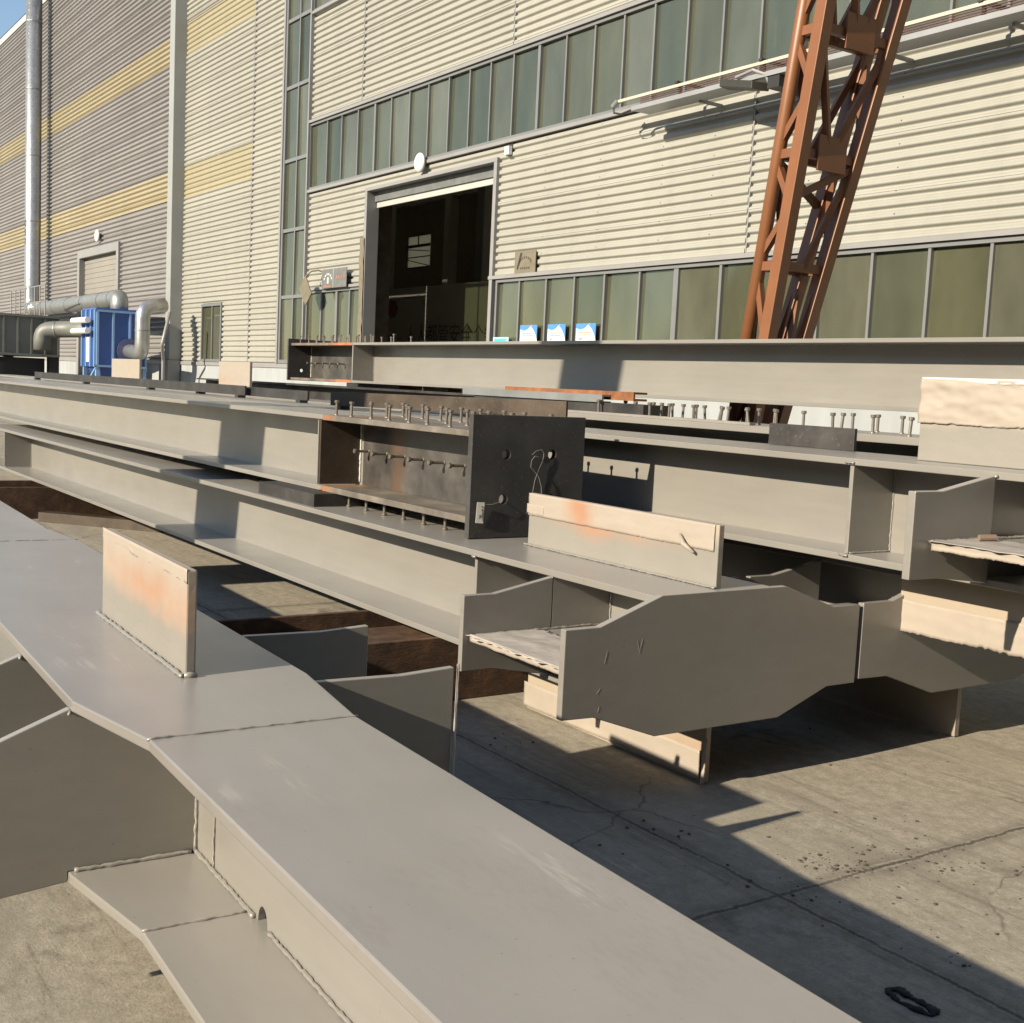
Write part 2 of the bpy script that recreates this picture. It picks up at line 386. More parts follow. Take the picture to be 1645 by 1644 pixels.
def stud_mesh():
    mb = MB()
    prof = [(.0, .0145), (.006, .0125), (.010, .0085), (.082, .0085), (.084, .015), (.097, .0155), (.100, .0135)]
    n = 12; rings = []
    for z, r in prof: rings.append([mb._v((r*math.cos(2*math.pi*k/n), r*math.sin(2*math.pi*k/n), z)) for k in range(n)])
    for A, B in zip(rings, rings[1:]):
        for k in range(n): mb.bm.faces.new((A[k], A[(k+1)%n], B[(k+1)%n], B[k]))
    mb.bm.faces.new(rings[0][::-1]); mb.bm.faces.new(rings[-1])
    bmesh.ops.recalc_face_normals(mb.bm, faces=mb.bm.faces[:])
    me = bpy.data.meshes.new('shear_stud'); mb.bm.to_mesh(me); mb.bm.free(); me.materials.append(M['stud'])
    return me
STUD = stud_mesh()
def stud(parent, p, axis='z+', tilt=(0, 0), scale=1):
    o = bpy.data.objects.new('shear_stud', STUD); COL.objects.link(o); o.parent = parent
    o.location = WI[parent.name] @ Vector(p)
    rot = {'z+': (tilt[0], tilt[1], 0), 'z-': (math.pi, 0, 0), 'y-': (math.pi/2, 0, 0)}[axis]
    o.rotation_euler = rot; o.scale = (1, 1, scale)
    return o

# torn, crinkled strip of paper or film: f(u) -> base point along the strip; hangs along dv
def crinkle(name, parent, mat, p0, p1, dv, n=60, m=8, amp=.006, ragged=.25, nrm=(0,-1,0), seed=0, top_rag=0):
    p0, p1, dv, nrm = Vector(p0), Vector(p1), Vector(dv), Vector(nrm)
    def f(u, v):
        L = 1-ragged*(.25+.35*noise.noise((u*5+seed, seed, 0)))-ragged*.5*abs(noise.noise((u*41+seed, 3, 0)))-ragged*.3*abs(noise.noise((u*130+seed, 5, 0)))
        t = top_rag*noise.noise((u*12+seed, 8, 1))
        p = p0.lerp(p1, u)+dv*(v*L+t*(1-v))
        h = noise.noise((u*(p1-p0).length*5+seed, v*3.5, seed))*amp+noise.noise((u*(p1-p0).length*19, v*7, seed+4))*amp*.45
        return p+nrm*(.0015+amp*.4+h*.6+ .010*max(0, v-.75)*noise.noise((u*8, seed, 2)))
    mb = MB().grid(f, n, m)
    o = mb.build(name, mat, parent, smooth=True)
    md = o.modifiers.new('solid', 'SOLIDIFY'); md.thickness = .0006
    return o

# ------------------------------------------------------------------ ground, hills, world
def sheet_ground():
    mb = MB(); s = 900
    mb.grid(lambda u, v: (-s+2*s*u, -s+2*s*v, 0), 4, 4)
    return mb.build('ground', M['ground'])
tag(sheet_ground(), 'worn concrete yard with cracked slab joints, dust and stains', 'ground', kind='structure')
def hill(u, v):
    x = -420+840*u; y = -330-120*v
    h = 84+24*noise.noise((u*5, 2.3, 0))+10*noise.noise((u*17, 1, 0))
    return (x, y, -1+max(0, h*(1-(2*v-1)**2)**.8))
tag(MB().grid(hill, 90, 14).build('hills', M['hillgreen'], smooth=True), 'low scrub hills across the road behind the camera', 'hills', kind='structure')

# ------------------------------------------------------------------ factory building
W = 12.0
fb = thing('factory_building', 'long cream corrugated steel factory hall with green window bands and an open shutter door', 'building', (-24, W, 0))
def corr(name, mat, x0, x1, z0, z1, pitch=.136, depth=.053, prof=None, label=None, lap=.50):
    prof = prof or [(0,.0),(.05,.06),(.12,.38),(.20,.80),(.27,.97),(.35,1.0),(.44,.94),(.50,.94),(.60,1.0),(.67,.96),(.75,.70),(.85,.22),(.93,.02)]
    mb = MB(); rows = []
    k0 = math.floor(z0/pitch)-1
    pts = [(z0, None)]
    for k in range(k0, int(z1/pitch)+2):
        for ph, d in prof:
            z = (k+ph)*pitch
            if z0 < z < z1:
                if k % 5 == 0 and ph == lap: pts.append((z, d, 1)); pts.append((z+.0005, d+.12))
                else: pts.append((z, d))
    pts = [p if len(p) == 3 else (*p, 0) for p in pts]; ends = [p[2] for p in pts]+[0]; pts = [p[:2] for p in pts]
    pts.append((z1, None)); ends.append(0)
    vals = [d for _, d in pts]
    for i, (z, d) in enumerate(pts):
        if d is None: d = vals[1] if i == 0 else vals[-2]
        nx = max(1, int((x1-x0)/1.5))
        rows.append([mb._v((x0+(x1-x0)*j/nx, W+.02-depth*d+.004*noise.noise((x0+(x1-x0)*j/nx*.7, z*.6, 0)), z)) for j in range(nx+1)])
    for i, (A, B) in enumerate(zip(rows, rows[1:])):
        if ends[i]: continue
        for j in range(len(A)-1): mb.bm.faces.new((A[j], A[j+1], B[j+1], B[j]))
    o = mb.build(name, mat, fb, smooth=True)
    if label: o['label'] = label
    return o
GP = [(0,.0),(.08,.10),(.18,.5),(.28,.92),(.38,1),(.52,1),(.62,.92),(.74,.5),(.86,.08),(.94,0)]
# cream field right of the glazed strip
for x0, x1 in ((-26.58, -24.04), (-24.0, -18.27), (-18.23, -12.28), (-12.24, -6.2), (-6.16, 4)):
    corr('wall_panel', M['cream'], x0, x1, 7.43, 9.86)
    corr('wall_panel', M['cream'], x0, x1, 11.5, 16)
corr('wall_panel', M['cream'], -26.58, -23.66, 3.60, 5.88)
corr('wall_panel', M['cream'], -23.66, -18.66, 5.58, 5.88)
corr('wall_panel', M['cream'], -18.66, -12.28, 3.50, 5.88)
corr('wall_panel', M['cream'], -12.24, -6.2, 3.50, 5.88); corr('wall_panel', M['cream'], -6.16, 4, 3.50, 5.88)
# between pier and glazed strip
corr('wall_panel', M['cream'], -35.3, -33.60, 1.90, 3.52); corr('wall_panel', M['cream'], -32.0, -30.14, 1.90, 3.52)
corr('wall_panel', M['cream'], -35.3, -30.14, 3.52, 6.58)
corr('wall_panel', M['frp'], -35.3, -30.14, 6.58, 7.49, depth=.040, label='yellow translucent wall sheet')
corr('wall_panel', M['cream'], -35.3, -30.14, 7.49, 10.62)
corr('wall_panel', M['frp'], -35.3, -30.14, 10.62, 11.5, depth=.040, label='yellow translucent wall sheet')
corr('wall_panel', M['cream'], -35.3, -30.14, 11.5, 16)
corr('wall_panel', M['cream'], -30.1, -28.12, 1.90, 16)
# grey-beige left part
for z0, z1, mt in ((1.9, 5.8, 0), (5.8, 6.64, 1), (6.64, 7.46, 2), (7.46, 10.56, 1), (10.56, 11.36, 2), (11.36, 15.85, 1)):
    if mt == 0:
        corr('wall_panel', M['greysheet'], -41.45, -35.72, z0, z1, .15, .075, GP, lap=.52); corr('wall_panel', M['greysheet'], -80, -46.65, z0, z1, .15, .075, GP, lap=.52)
    else: corr('wall_panel', M['greysheet'] if mt == 1 else M['frp2'], -80, -35.72, z0, z1, .15, .075, GP, lap=.52, label='bright yellow translucent wall sheet' if mt == 2 else None)
# plinth, pier, coping, seams, trims
mb = MB()
for a, b_ in ((-80, -46.6), (-41.5, -23.66), (-18.5, 4)): mb.box(a, b_, W-.03, W+.2, 0, 1.80)
mb.build('plinth', M['plinth'], fb)
mb = MB()
for a, b_ in ((-80, -46.6), (-41.5, -35.7), (-35.28, -23.66), (-18.5, 4)): mb.box(a, b_, W-.06, W+.05, 1.803, 1.90)
mb.build('drip_flashing', M['trim'], fb)
MB().box(-35.70, -35.29, 11.62, W+.03, 1.92, 16.3).build('rainwater_pier', M['pier'], fb, bevel=.01)
MB().box(-35.74, -35.25, 11.58, W-.065, 0, 1.918).build('pier_base', M['trim'], fb)
MB().box(-80, -35.72, W-.10, W+.25, 15.853, 16.10).build('coping', M['cap'], fb)
for x, z0, z1 in ((-30.12, 1.91, 15.9), (-24.02, 7.45, 9.84), (-18.25, 7.45, 9.84), (-12.26, 7.45, 9.84), (-12.26, 3.56, 5.86), (-6.18, 3.56, 5.86)):
    n = int((z1-z0)/.034); P = []; Q = []
    for k in range(n+1):
        zz = z0+k*.034; d = .5+.5*math.sin((zz/.136)*2*math.pi)
        P.append((x-.012+.008*d, zz)); Q.append((x+.010+.008*d, zz))
    mb = MB(); rows = [[mb._v((a_, W-.031, c_)), mb._v((b2_, W-.031, c_)), mb._v((b2_, W+.02, c_)), mb._v((a_, W+.02, c_))] for (a_, c_), (b2_, _) in zip(P, Q)]
    for A, B in zip(rows, rows[1:]):
        for j in range(4): mb.bm.faces.new((A[j], A[(j+1)%4], B[(j+1)%4], B[j]))
    mb.bm.faces.new(rows[0]); mb.bm.faces.new(rows[-1])
    mb.build('seam_strip', M['trim'], fb)
sc0 = None
for x in (-25.3, -22.6, -19.6, -17.1, -15.6, -14.1, -13.0, -11.2, -9.8):
    for k in range(28, 43, 2):
        z = (k+.47)*.136
        if -23.8 < x < -18.5 or z > 5.8: continue
        if sc0 is None: sc0 = MB().cyl((x, W-.032, z), (x, W-.020, z), .010, n=6).build('screw', M['mark_dark'], fb); bx_, bz_ = x, z
        else: c_ = copy_part(sc0, fb, (x-bx_, 0, z-bz_))
def window(x0, x1, z0, z1, mull, hz=(), fr=.055, y=W, top_trim=True):
    mb = MB()
    a, b_ = y-.055, y+.03
    mb.box(x0, x1, a, b_, z1-fr, z1); mb.box(x0, x1, a, b_, z0, z0+fr)
    mb.box(x0, x0+fr, a+.003, b_, z0+fr, z1-fr); mb.box(x1-fr, x1, a+.003, b_, z0+fr, z1-fr)
    for xm, w in mull: mb.box(xm-w/2, xm+w/2, a+.012, b_, z0+fr, z1-fr)
    xs = [x0+fr]+[xm for xm, _ in mull]+[x1-fr]
    ws = [0]+[w for _, w in mull]+[0]
    for h in hz:
        for i in range(len(xs)-1): mb.box(xs[i]+ws[i]/2, xs[i+1]-ws[i+1]/2, a+.015, b_-.002, h-.04, h+.04)
    w = mb.build('window', M['frame'], fb)
    zs = [z0+fr]+list(hz)+[z1-fr]
    for i in range(len(xs)-1):
        for j in range(len(zs)-1):
            lo = zs[j]+(.04 if j else 0); hi = zs[j+1]-(.04 if j < len(zs)-2 else 0)
            xa, xb = xs[i]+ws[i]/2, xs[i+1]-ws[i+1]/2
            t = random.uniform(-.006, .006); t2 = random.uniform(-.010, .010)
            yy = y+.008
            MB().hexa([(xa, yy-t-t2, lo), (xb, yy+t-t2, lo), (xb, yy+t+t2, hi), (xa, yy-t+t2, hi)],
                      [(xa, yy-t-t2+.006, lo), (xb, yy+t-t2+.006, lo), (xb, yy+t+t2+.006, hi), (xa, yy-t+t2+.006, hi)]).build('pane', random.choice(GL), w)
    return w
um = [(-25.68,.035),(-24.95,.035),(-24.16,.035),(-23.38,.07),(-22.66,.035),(-21.9,.035),(-21.15,.035),(-20.38,.035),(-19.64,.035),(-18.93,.035),(-18.2,.035),(-17.43,.07),(-16.66,.035),(-15.9,.035),(-15.17,.035),(-14.45,.035),(-13.71,.035),(-12.97,.035),(-12.23,.035),(-11.45,.07)]
um += [(-11.45+.745*k, .035) for k in range(1, 14)]
window(-26.60, 0, 5.90, 7.40, um)
window(-26.60, 0, 9.88, 11.48, um)
lm = [(-17.71,.04),(-16.91,.04),(-16.12,.04),(-15.33,.04),(-14.47,.04),(-13.64,.10),(-12.71,.05),(-11.75,.04),(-10.9,.04),(-10.07,.04),(-9.24,.04),(-8.42,.04),(-7.6,.04),(-6.8,.04),(-6.0,.04)]
window(-18.45, 0, 1.91, 3.49, lm)
window(-26.55, -23.66, 1.91, 3.59, [(-25.75,.05),(-24.95,.10),(-24.3,.05)])
window(-28.10, -26.62, 1.91, 15.9, [(-27.33,.05)], (3.50, 5.08, 6.72, 8.42, 9.97, 11.5, 13.1), .09)
window(-33.58, -32.02, 1.91, 3.50, [(-32.75,.05)], fr=.07)
# protruding grey heads and sills over and under the bands
mb = MB()
for x0, x1, z in ((-26.6, 4, 7.405), (-26.6, 4, 5.835), (-26.6, 4, 9.825), (-18.64, 4, 3.495)): mb.box(x0, x1, W-.10, W+.03, z, z+.06)
mb.box(-26.55, -23.68, W-.10, W+.03, 3.595, 3.655)
mb.box(-28.20, -28.105, W-.08, W+.03, 1.9, 15.9); mb.box(-26.615, -26.56, W-.11, W+.03, 1.9, 15.9)
mb.build('window_trim', M['trim'], fb)
# interior yellow columns behind the glass at each bay
for x in (-30, -24.0, -18.05, -12.1, -6.1):
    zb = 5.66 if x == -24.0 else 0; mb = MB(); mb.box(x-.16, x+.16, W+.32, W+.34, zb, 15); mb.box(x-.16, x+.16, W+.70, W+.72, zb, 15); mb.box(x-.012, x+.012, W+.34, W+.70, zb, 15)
    mb.build('column', M['yellowcol'], fb)
# doorway
MB().box(-24.1, -23.9, W+.32, W+.72, .01, 5.64).build('shaded_column_foot', M['dark_brown'], fb)  # lower part of the door-side column, coloured dark for its shade
mb = MB()
mb.box(-23.62, -23.52, W-.09, W+.20, 0, 5.56); mb.box(-18.62, -18.52, W-.09, W+.20, 0, 5.56); mb.box(-23.62, -18.52, W-.09, W+.10, 5.563, 5.63)
mb.build('door_frame', M['trim'], fb)
mb = MB(); mb.box(-23.52, -18.64, W+.10, W+.35, 5.36, 5.555); mb.build('shutter_box', M['sign_grey'], fb)
MB().box(-23.50, -18.66, W+.14, W+.18, 5.24, 5.358).build('roller_shutter', M['roller'], fb)
crinkle('torn_plastic_sheet', fb, M['sign_brown'], (-23.55, W-.10, 4.6), (-23.50, W-.11, .2), (-.22, 0, 0), 60, 10, .03, .4, seed=3)
mb = MB(); mb.box(-46.62, -46.35, W-.12, W+.2, 0, 5.80); mb.box(-41.72, -41.45, W-.12, W+.2, 0, 5.80); mb.box(-46.35, -41.72, W-.12, W+.2, 5.52, 5.80)
dr = mb.build('side_door_frame', M['trim'], fb)
mb = MB(); mb.box(-46.35, -41.72, W+.10, W+.14, 0, 5.52)
for k in range(30): mb.box(-46.35, -41.72, W+.085, W+.098, .1+k*.18, .22+k*.18)
mb.build('side_shutter', M['roller_grey'], fb)
# dark hall behind the doorway
mb = MB()
mb.box(-80, 4, 30, 30.2, 0, 7.25); mb.box(-80, 4, 30, 30.2, 8.85, 16)
holes = [(-54.6, -52.3), (-47.3, -45.0)]
xs = [-80]+[v for h in holes for v in h]+[4]
for i in range(0, len(xs), 2): mb.box(xs[i], xs[i+1], 30, 30.2, 7.25, 8.85)
mb.box(-80.2, -80, W, 30.2, 0, 16); mb.box(4, 4.2, W, 30.2, 0, 16)
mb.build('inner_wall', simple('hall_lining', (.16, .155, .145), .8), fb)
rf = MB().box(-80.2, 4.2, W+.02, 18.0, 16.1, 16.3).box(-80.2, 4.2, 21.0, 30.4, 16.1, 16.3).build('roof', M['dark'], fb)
MB().box(-80.2, 4.2, 18.001, 20.999, 16.15, 16.17).build('added_skylight', M['frost'], rf)  # roof strip added to let more light into the hall
MB().box(-80, 4, W+.2, 30, .004, .01).build('hall_floor', simple('hall_floor_paint', (.5, .48, .44), .6), fb)
for a, b_ in holes:
    mb = MB()
    for z, h in ((7.25, .05), (7.75, .05), (8.25, .14), (8.8, .05)): mb.box(a, b_, 29.96, 29.995, z, z+h)
    mb.bar((a, 29.95, 7.7), (b_, 29.95, 7.3), .03, .04); mb.bar((a, 29.95, 8.2), (b_, 29.95, 8.0), .03, .04)
    mb.box((a+b_)/2-.05, (a+b_)/2+.02, 29.965, 29.995, 8.4, 8.8)
    wf = mb.build('rear_window', M['black'], fb)
    MB().box(a, b_, 30.05, 30.06, 7.25, 8.85).build('pane', M['frost'], wf)

for y in (19.0, 25.0):
    for x in (-54, -48, -42, -36, -30, -24): MB().box(x-.2, x+.2, y-.2, y+.2, .01, 15.5).build('inner_column', M['tray'], fb)
    MB().box(-79, 3, y-.12, y+.12, 8.9, 9.5).build('crane_runway', M['tray'], fb)
for x in (-50, -40, -33): MB().box(x-.15, x+.15, W+.8, 29.8, 12.8, 13.3).build('roof_beam', M['tray'], fb)
# things fixed to or standing by the wall
bn = thing('banner', 'large dim slogan banner hanging inside the dark doorway', 'banner', (-29.5, 17.5, 0))
MB().box(-33.5, -25.0, 17.5, 17.53, .3, 4.35).build('banner_cloth', M['banner'], bn)
MB().box(-32.9, -31.0, 17.485, 17.497, .9, 2.6).build('red_panel', M['banner_red'], bn)
mb = MB(); mb.prism([(-32.6+.35*math.cos(k*math.pi/3), 3.75+.28*math.sin(k*math.pi/3)) for k in range(6)], 'y', 17.485, 17.497); mb.build('emblem', M['banner_red'], bn)
mb = MB()
for z, a, b_ in ((2.05, -30.3, -26.2), (1.75, -29.9, -26.6), (1.3, -29.2, -27.6)): mb.box(a, b_, 17.487, 17.497, z, z+.16)
mb.build('text_bars', M['banner_red'], bn)
text_mesh('人人都管安全', .62, 'slogan', M['sign_grey'], bn, Matrix.Translation((-29.9, 17.49, 2.75)) @ FACE_CAM)
text_mesh('个个争创一流', .50, 'slogan', M['sign_grey'], bn, Matrix.Translation((-27.0, 17.49, 2.80)) @ FACE_CAM)
ch = thing('hanging_chain', 'thin pale cable hanging inside the doorway', 'cable', (-25.35, 13.4, 5.4))
MB().tube([(-25.35+.01*math.sin(k*1.7), 13.4, 5.6-k*.11) for k in range(20)], .018, 6).build('cable', M['mark_white'], ch)

def disc(name, label, x, z, r, y=W-.10):
    t = thing(name, label, 'lamp', (x, y, z))
    n = 24; mb = MB()
    prof = [(0, r*.86), (.03, r), (.05, r), (.085, r*.7), (.095, .01)]
    rings = [[mb._v((x+q*math.cos(2*math.pi*k/n), y-.02-d, z+q*math.sin(2*math.pi*k/n))) for k in range(n)] for d, q in prof]
    for A, B in zip(rings, rings[1:]):
        for k in range(n): mb.bm.faces.new((A[k], A[(k+1)%n], B[(k+1)%n], B[k]))
    mb.bm.faces.new(rings[0]); mb.bm.faces.new(rings[-1])
    mb.build('disc_cover', M['white'], t, smooth=True)
    MB().cyl((x, y-.018, z), (x, y+.08, z), .06).build('bracket', M['trim'], t)
disc('round_lamp', 'round white disc lamp above the open doorway', -21.2, 5.85, .19)
disc('round_lamp', 'small round white disc lamp above the closed side door on the grey wall', -43.9, 6.15, .22)

def board(name, label, cat, x0, x1, z0, z1, mat, y=W-.05, group=None):
    t = thing(name, label, cat, ((x0+x1)/2, y, z0), group)
    MB().box(x0, x1, y-.02, y, z0, z1).build('board', mat, t, bevel=.004)
    mb = MB(); 
    for zz in (z0+.06, z1-.10): mb.box((x0+x1)/2-.1, (x0+x1)/2+.1, y+.001, W-.01, zz, zz+.04)
    mb.build('bracket', M['trim'], t)
    return t
t = board('sign_board', 'grey two-panel notice board with white hand shapes and red marks left of the doorway', 'sign', -25.48, -24.24, 3.60, 4.02, M['sign_grey'], W-.14)
mb = MB()
for k in range(6):
    a = R(20+28*k); mb.cyl((-25.16+.2*math.cos(a), W-.163, 3.76+.15*math.sin(a)), (-25.16+.2*math.cos(a), W-.161, 3.76+.15*math.sin(a)), .03, n=8)
mb.box(-25.20, -25.12, W-.163, W-.161, 3.70, 3.84); mb.build('white_print', M['mark_white'], t)
mb = MB()
for k in range(4): mb.box(-24.74+k*.12, -24.67+k*.12, W-.163, W-.161, 3.79, 3.86); mb.box(-24.72+k*.12, -24.70+k*.12, W-.165, W-.1632, 3.76, 3.89)
mb.box(-25.42, -25.0, W-.163, W-.161, 3.625, 3.655); mb.build('red_print', M['mark_red'], t)
MB().box(-24.885, -24.87, W-.168, W-.1605, 3.61, 4.01).build('divider', M['mark_white'], t)
t = board('wall_plaque', 'brown metal plaque with an arc of dark lettering above the lower windows', 'plaque', -17.83, -17.20, 3.52, 3.93, M['sign_brown'], W-.06)
mb = MB()
for k in range(8):
    a = R(150-k*18); cx, cz = -17.50+.19*math.cos(a), 3.70+.12*math.sin(a)
    for q in range(2): mb.box(cx-.014+q*.014, cx-.006+q*.014, W-.083, W-.0805, cz-.02+q*.006, cz+.022)
    mb.box(cx-.016, cx+.012, W-.0845, W-.0835, cz-.004, cz+.002)
for k in range(5): mb.box(-17.64+k*.06, -17.61+k*.06, W-.083, W-.0805, 3.625, 3.66)
mb.build('dark_lettering', M['mark_dark'], t)
MB().prism([(-17.76,3.64),(-17.70,3.80),(-17.66,3.91),(-17.60,3.905),(-17.66,3.74),(-17.72,3.62)], 'y', W-.083, W-.0805).build('dark_stain', M['mark_dark'], t)
t = thing('hanging_sign', 'brown diamond sign board hanging crooked by a strap left of the doorway', 'sign', (-25.75, W-.5, 3.3))
MB().hexa([(-26.12,W-.42,3.62),(-25.80,W-.40,3.22),(-25.50,W-.40,3.48),(-25.80,W-.42,3.90)], [(-26.12,W-.40,3.62),(-25.80,W-.38,3.22),(-25.50,W-.38,3.48),(-25.80,W-.40,3.90)]).build('board', M['sign_brown'], t)
MB().tube([(-25.80,W-.40,3.88),(-25.74,W-.30,3.99),(-25.66,W-.16,4.02),(-25.58,W-.04,3.97)], .018, 6).build('strap', M['sign_brown'], t)
POS = ['nearest the doorway, small grey lines under red print', 'the middle of three tall sheets', 'the farthest right of three tall sheets']
for i, (x0, x1) in enumerate(((-17.57, -17.06), (-16.75, -16.25), (-15.96, -15.44))):
    t = thing('poster', 'white and blue window poster, '+POS[i], 'poster', ((x0+x1)/2, W-.09, 2.35), 'posters on the lower windows')
    y = W-.07
    MB().box(x0, x1, y-.003, y, 2.30, 2.67).build('sheet', M['poster'], t)
    w = x1-x0
    mb = MB(); mb.prism([(x0,2.67),(x0,2.60),(x0+.22*w,2.575),(x0+.45*w,2.60),(x0+.6*w,2.65),(x0+.66*w,2.67)], 'y', y-.006, y-.0035)
    mb.prism([(x0+.7*w,2.67),(x0+.62*w,2.65),(x0+.80*w,2.58),(x0+.93*w,2.50),(x1,2.42),(x1,2.67)], 'y', y-.006, y-.0035); mb.build('blue_wave', M['poster_blue'], t)
    MB().prism([(x0,2.597),(x0+.22*w,2.572),(x0+.40*w,2.592),(x0+.40*w,2.575),(x0+.2*w,2.53),(x0,2.54)], 'y', y-.006, y-.0035).build('pale_wave', M['poster_sky'], t)
    mb = MB()
    for k in range(7):
        for zz in (2.515, 2.478): mb.box(x0+(.17+.085*k)*w, x0+(.235+.085*k)*w, y-.006, y-.0035, zz, zz+.022)
    mb.build('red_print', M['poster_red'], t)
    mb = MB()
    if i == 0:
        for zz in (2.44, 2.42): mb.box(x0+.15*w, x0+.8*w, y-.006, y-.0035, zz, zz+.007)
    else: mb.box(x0+.17*w, x0+(.26 if i == 1 else .36)*w, y-.006, y-.0035, 2.415, 2.435)
    mb.build('small_print', M['sign_grey'], t)
t = thing('poster', 'low cyan poster at the foot of the first lower window', 'poster', (-18.15, W-.09, 2.3), 'posters on the lower windows')
MB().box(-18.42, -17.92, W-.073, W-.07, 2.20, 2.47).build('sheet', M['poster_sky'], t)
MB().box(-18.37, -18.0, W-.077, W-.0735, 2.36, 2.44).build('cyan_panel', simple('poster_cyan', (.07, .55, .75), .4), t)

# torn hole with a small white box above the door's right corner
t = thing('cable_outlet', 'small ragged cable hole with a pale box in the cream wall above the doorway', 'outlet', (-18.2, W-.05, 5.6))
MB().prism([(-18.37,5.82),(-18.10,5.84),(-18.13,5.74),(-18.16,5.66),(-18.30,5.62),(-18.34,5.70),(-18.31,5.76)], 'y', W-.045, W-.03).build('hole_edge', M['mark_dark'], t)
MB().box(-18.25, -18.12, W-.12, W-.05, 5.63, 5.77).build('pale_box', M['poster'], t)

# crane conductor rail and tray on brackets
cr = thing('conductor_rail', 'long pale conductor rail with dark red bars running under the upper windows', 'conductor rail', (-9, 11.4, 5.7))
def railpt(x): return 5.845
MB().bar((-14.5, 11.40, 5.845), (2, 11.40, 5.875), .04, .04).build('rail_cover', M['rail_yellow'], cr)
for k in range(3): MB().bar((-14.0, 11.40, 5.80-.028*k), (2, 11.40, 5.83-.028*k), .02, .008).build('conductor_bar', M['rail_red'], cr)
for x in (-13.2, -11.6, -10.0, -8.4, -6.8): MB().box(x-.03, x+.03, 11.36, W-.06, 5.875, 5.905).box(x-.02, x+.02, 11.43, 11.46, 5.72, 5.88).build('bracket', M['mark_dark'], cr)
MB().tube([(-14.5,11.4,5.83),(-14.62,11.4,5.80),(-14.60,11.4,5.70),(-14.45,11.42,5.66),(-14.25,11.5,5.72),(-13.9,11.5,5.75)], .016, 6).build('feed_cable', M['black'], cr)
MB().cyl((-14.62,11.4,5.79),(-14.50,11.4,5.86),.045).build('end_clamp', M['galv_dark'], cr)
t = thing('cable_tray', 'grey zinc cable tray along the wall below the conductor rail', 'cable tray', (-9, 11.5, 5.6))
MB().bar((-14.05, 11.45, 5.655), (2, 11.45, 5.69), .34, .06).build('tray', M['tray'], t)
for x in (-12.9, -11.3, -9.7, -8.1, -6.5): MB().box(x-.02, x+.02, 11.55, W-.04, 5.60, 5.64).build('bracket', M['trim'], t)
t = thing('floodlight', 'flat dark floodlight on a short arm above the cream wall beside the crane leg', 'floodlight', (-11.7, 11.3, 5.45))
MB().hexa([(-12.20,11.42,5.62),(-12.15,11.20,5.62),(-11.45,11.10,5.46),(-11.40,11.36,5.46)], [(-12.20,11.42,5.72),(-12.15,11.20,5.72),(-11.45,11.10,5.56),(-11.40,11.36,5.56)]).build('lamp_body', simple('olive_lamp_body', (.045, .042, .032), .5), t, bevel=.01)
MB().tube([(-11.9,11.25,5.70),(-11.6,11.25,5.74),(-11.42,11.30,5.66),(-11.36,11.35,5.50)], .022, 8).build('hose', M['tray'], t)
MB().box(-11.38, -11.18, 11.30, W-.03, 5.48, 5.66).build('arm', M['black'], t)

# ------------------------------------------------------------------ extraction plant at the far left
t = thing('dust_collector', 'blue steel dust collector box on legs beside the grey wall', 'dust collector', (-35.9, 10.2, 0))
bx0, bx1, by0, by1, bz0, bz1 = -36.55, -35.15, 9.5, 10.92, 1.62, 3.22
MB().box(bx0, bx1, by0, by1, bz0, bz1).build('housing', M['blue'], t, bevel=.01)
mb = MB()
for y in (9.5, 9.93, 10.4, 10.86): mb.box(bx1, bx1+.04, y, y+.06, bz0, bz1)
mb.box(bx1, bx1+.05, by0, by1, bz1-.06, bz1+.001); mb.box(bx1, bx1+.05, by0, by1, bz0, bz0+.06)
for x in (-36.55, -36.08, -35.62, -35.21): mb.box(x, x+.06, by0-.06, by0-.001, bz0, bz1)
mb.build('rib', M['blue_pale'], t)
mb = MB()
for x in (bx0, bx1-.1):
    for y in (by0, by1-.1): mb.box(x, x+.1, y, y+.1, 0, bz0)
for y in (by0, by1): mb.bar((bx0, y, .9), (bx1, y, 1.6), .05, .05)
mb.build('leg', M['blue_pale'], t)
MB().hexa([(-36.1,10.0,.8),(-35.6,10.0,.8),(-35.6,10.4,.8),(-36.1,10.4,.8)], [(bx0+.1,by0+.1,bz0),(bx1-.1,by0+.1,bz0),(bx1-.1,by1-.1,bz0),(bx0+.1,by1-.1,bz0)]).build('hopper', M['blue'], t)
MB().cyl((bx1, 10.42, 2.10), (bx1+.06, 10.42, 2.10), .36, n=24).build('round_flange', simple('faded_purple_flange', (.10, .115, .26), .5), t)
for z in (2.92, 2.62): MB().cyl((-36.9, 9.30, z), (-35.3, 9.30, z), .085).build('air_tank', M['white'], t)
MB().box(-35.95, -35.65, 9.435, 9.438, 1.75, 2.45).build('white_notice', M['white'], t)
MB().box(bx0-.02, bx1+.02, by0-.02, by1+.02, bz1+.002, bz1+.05).build('lid', M['blue'], t)
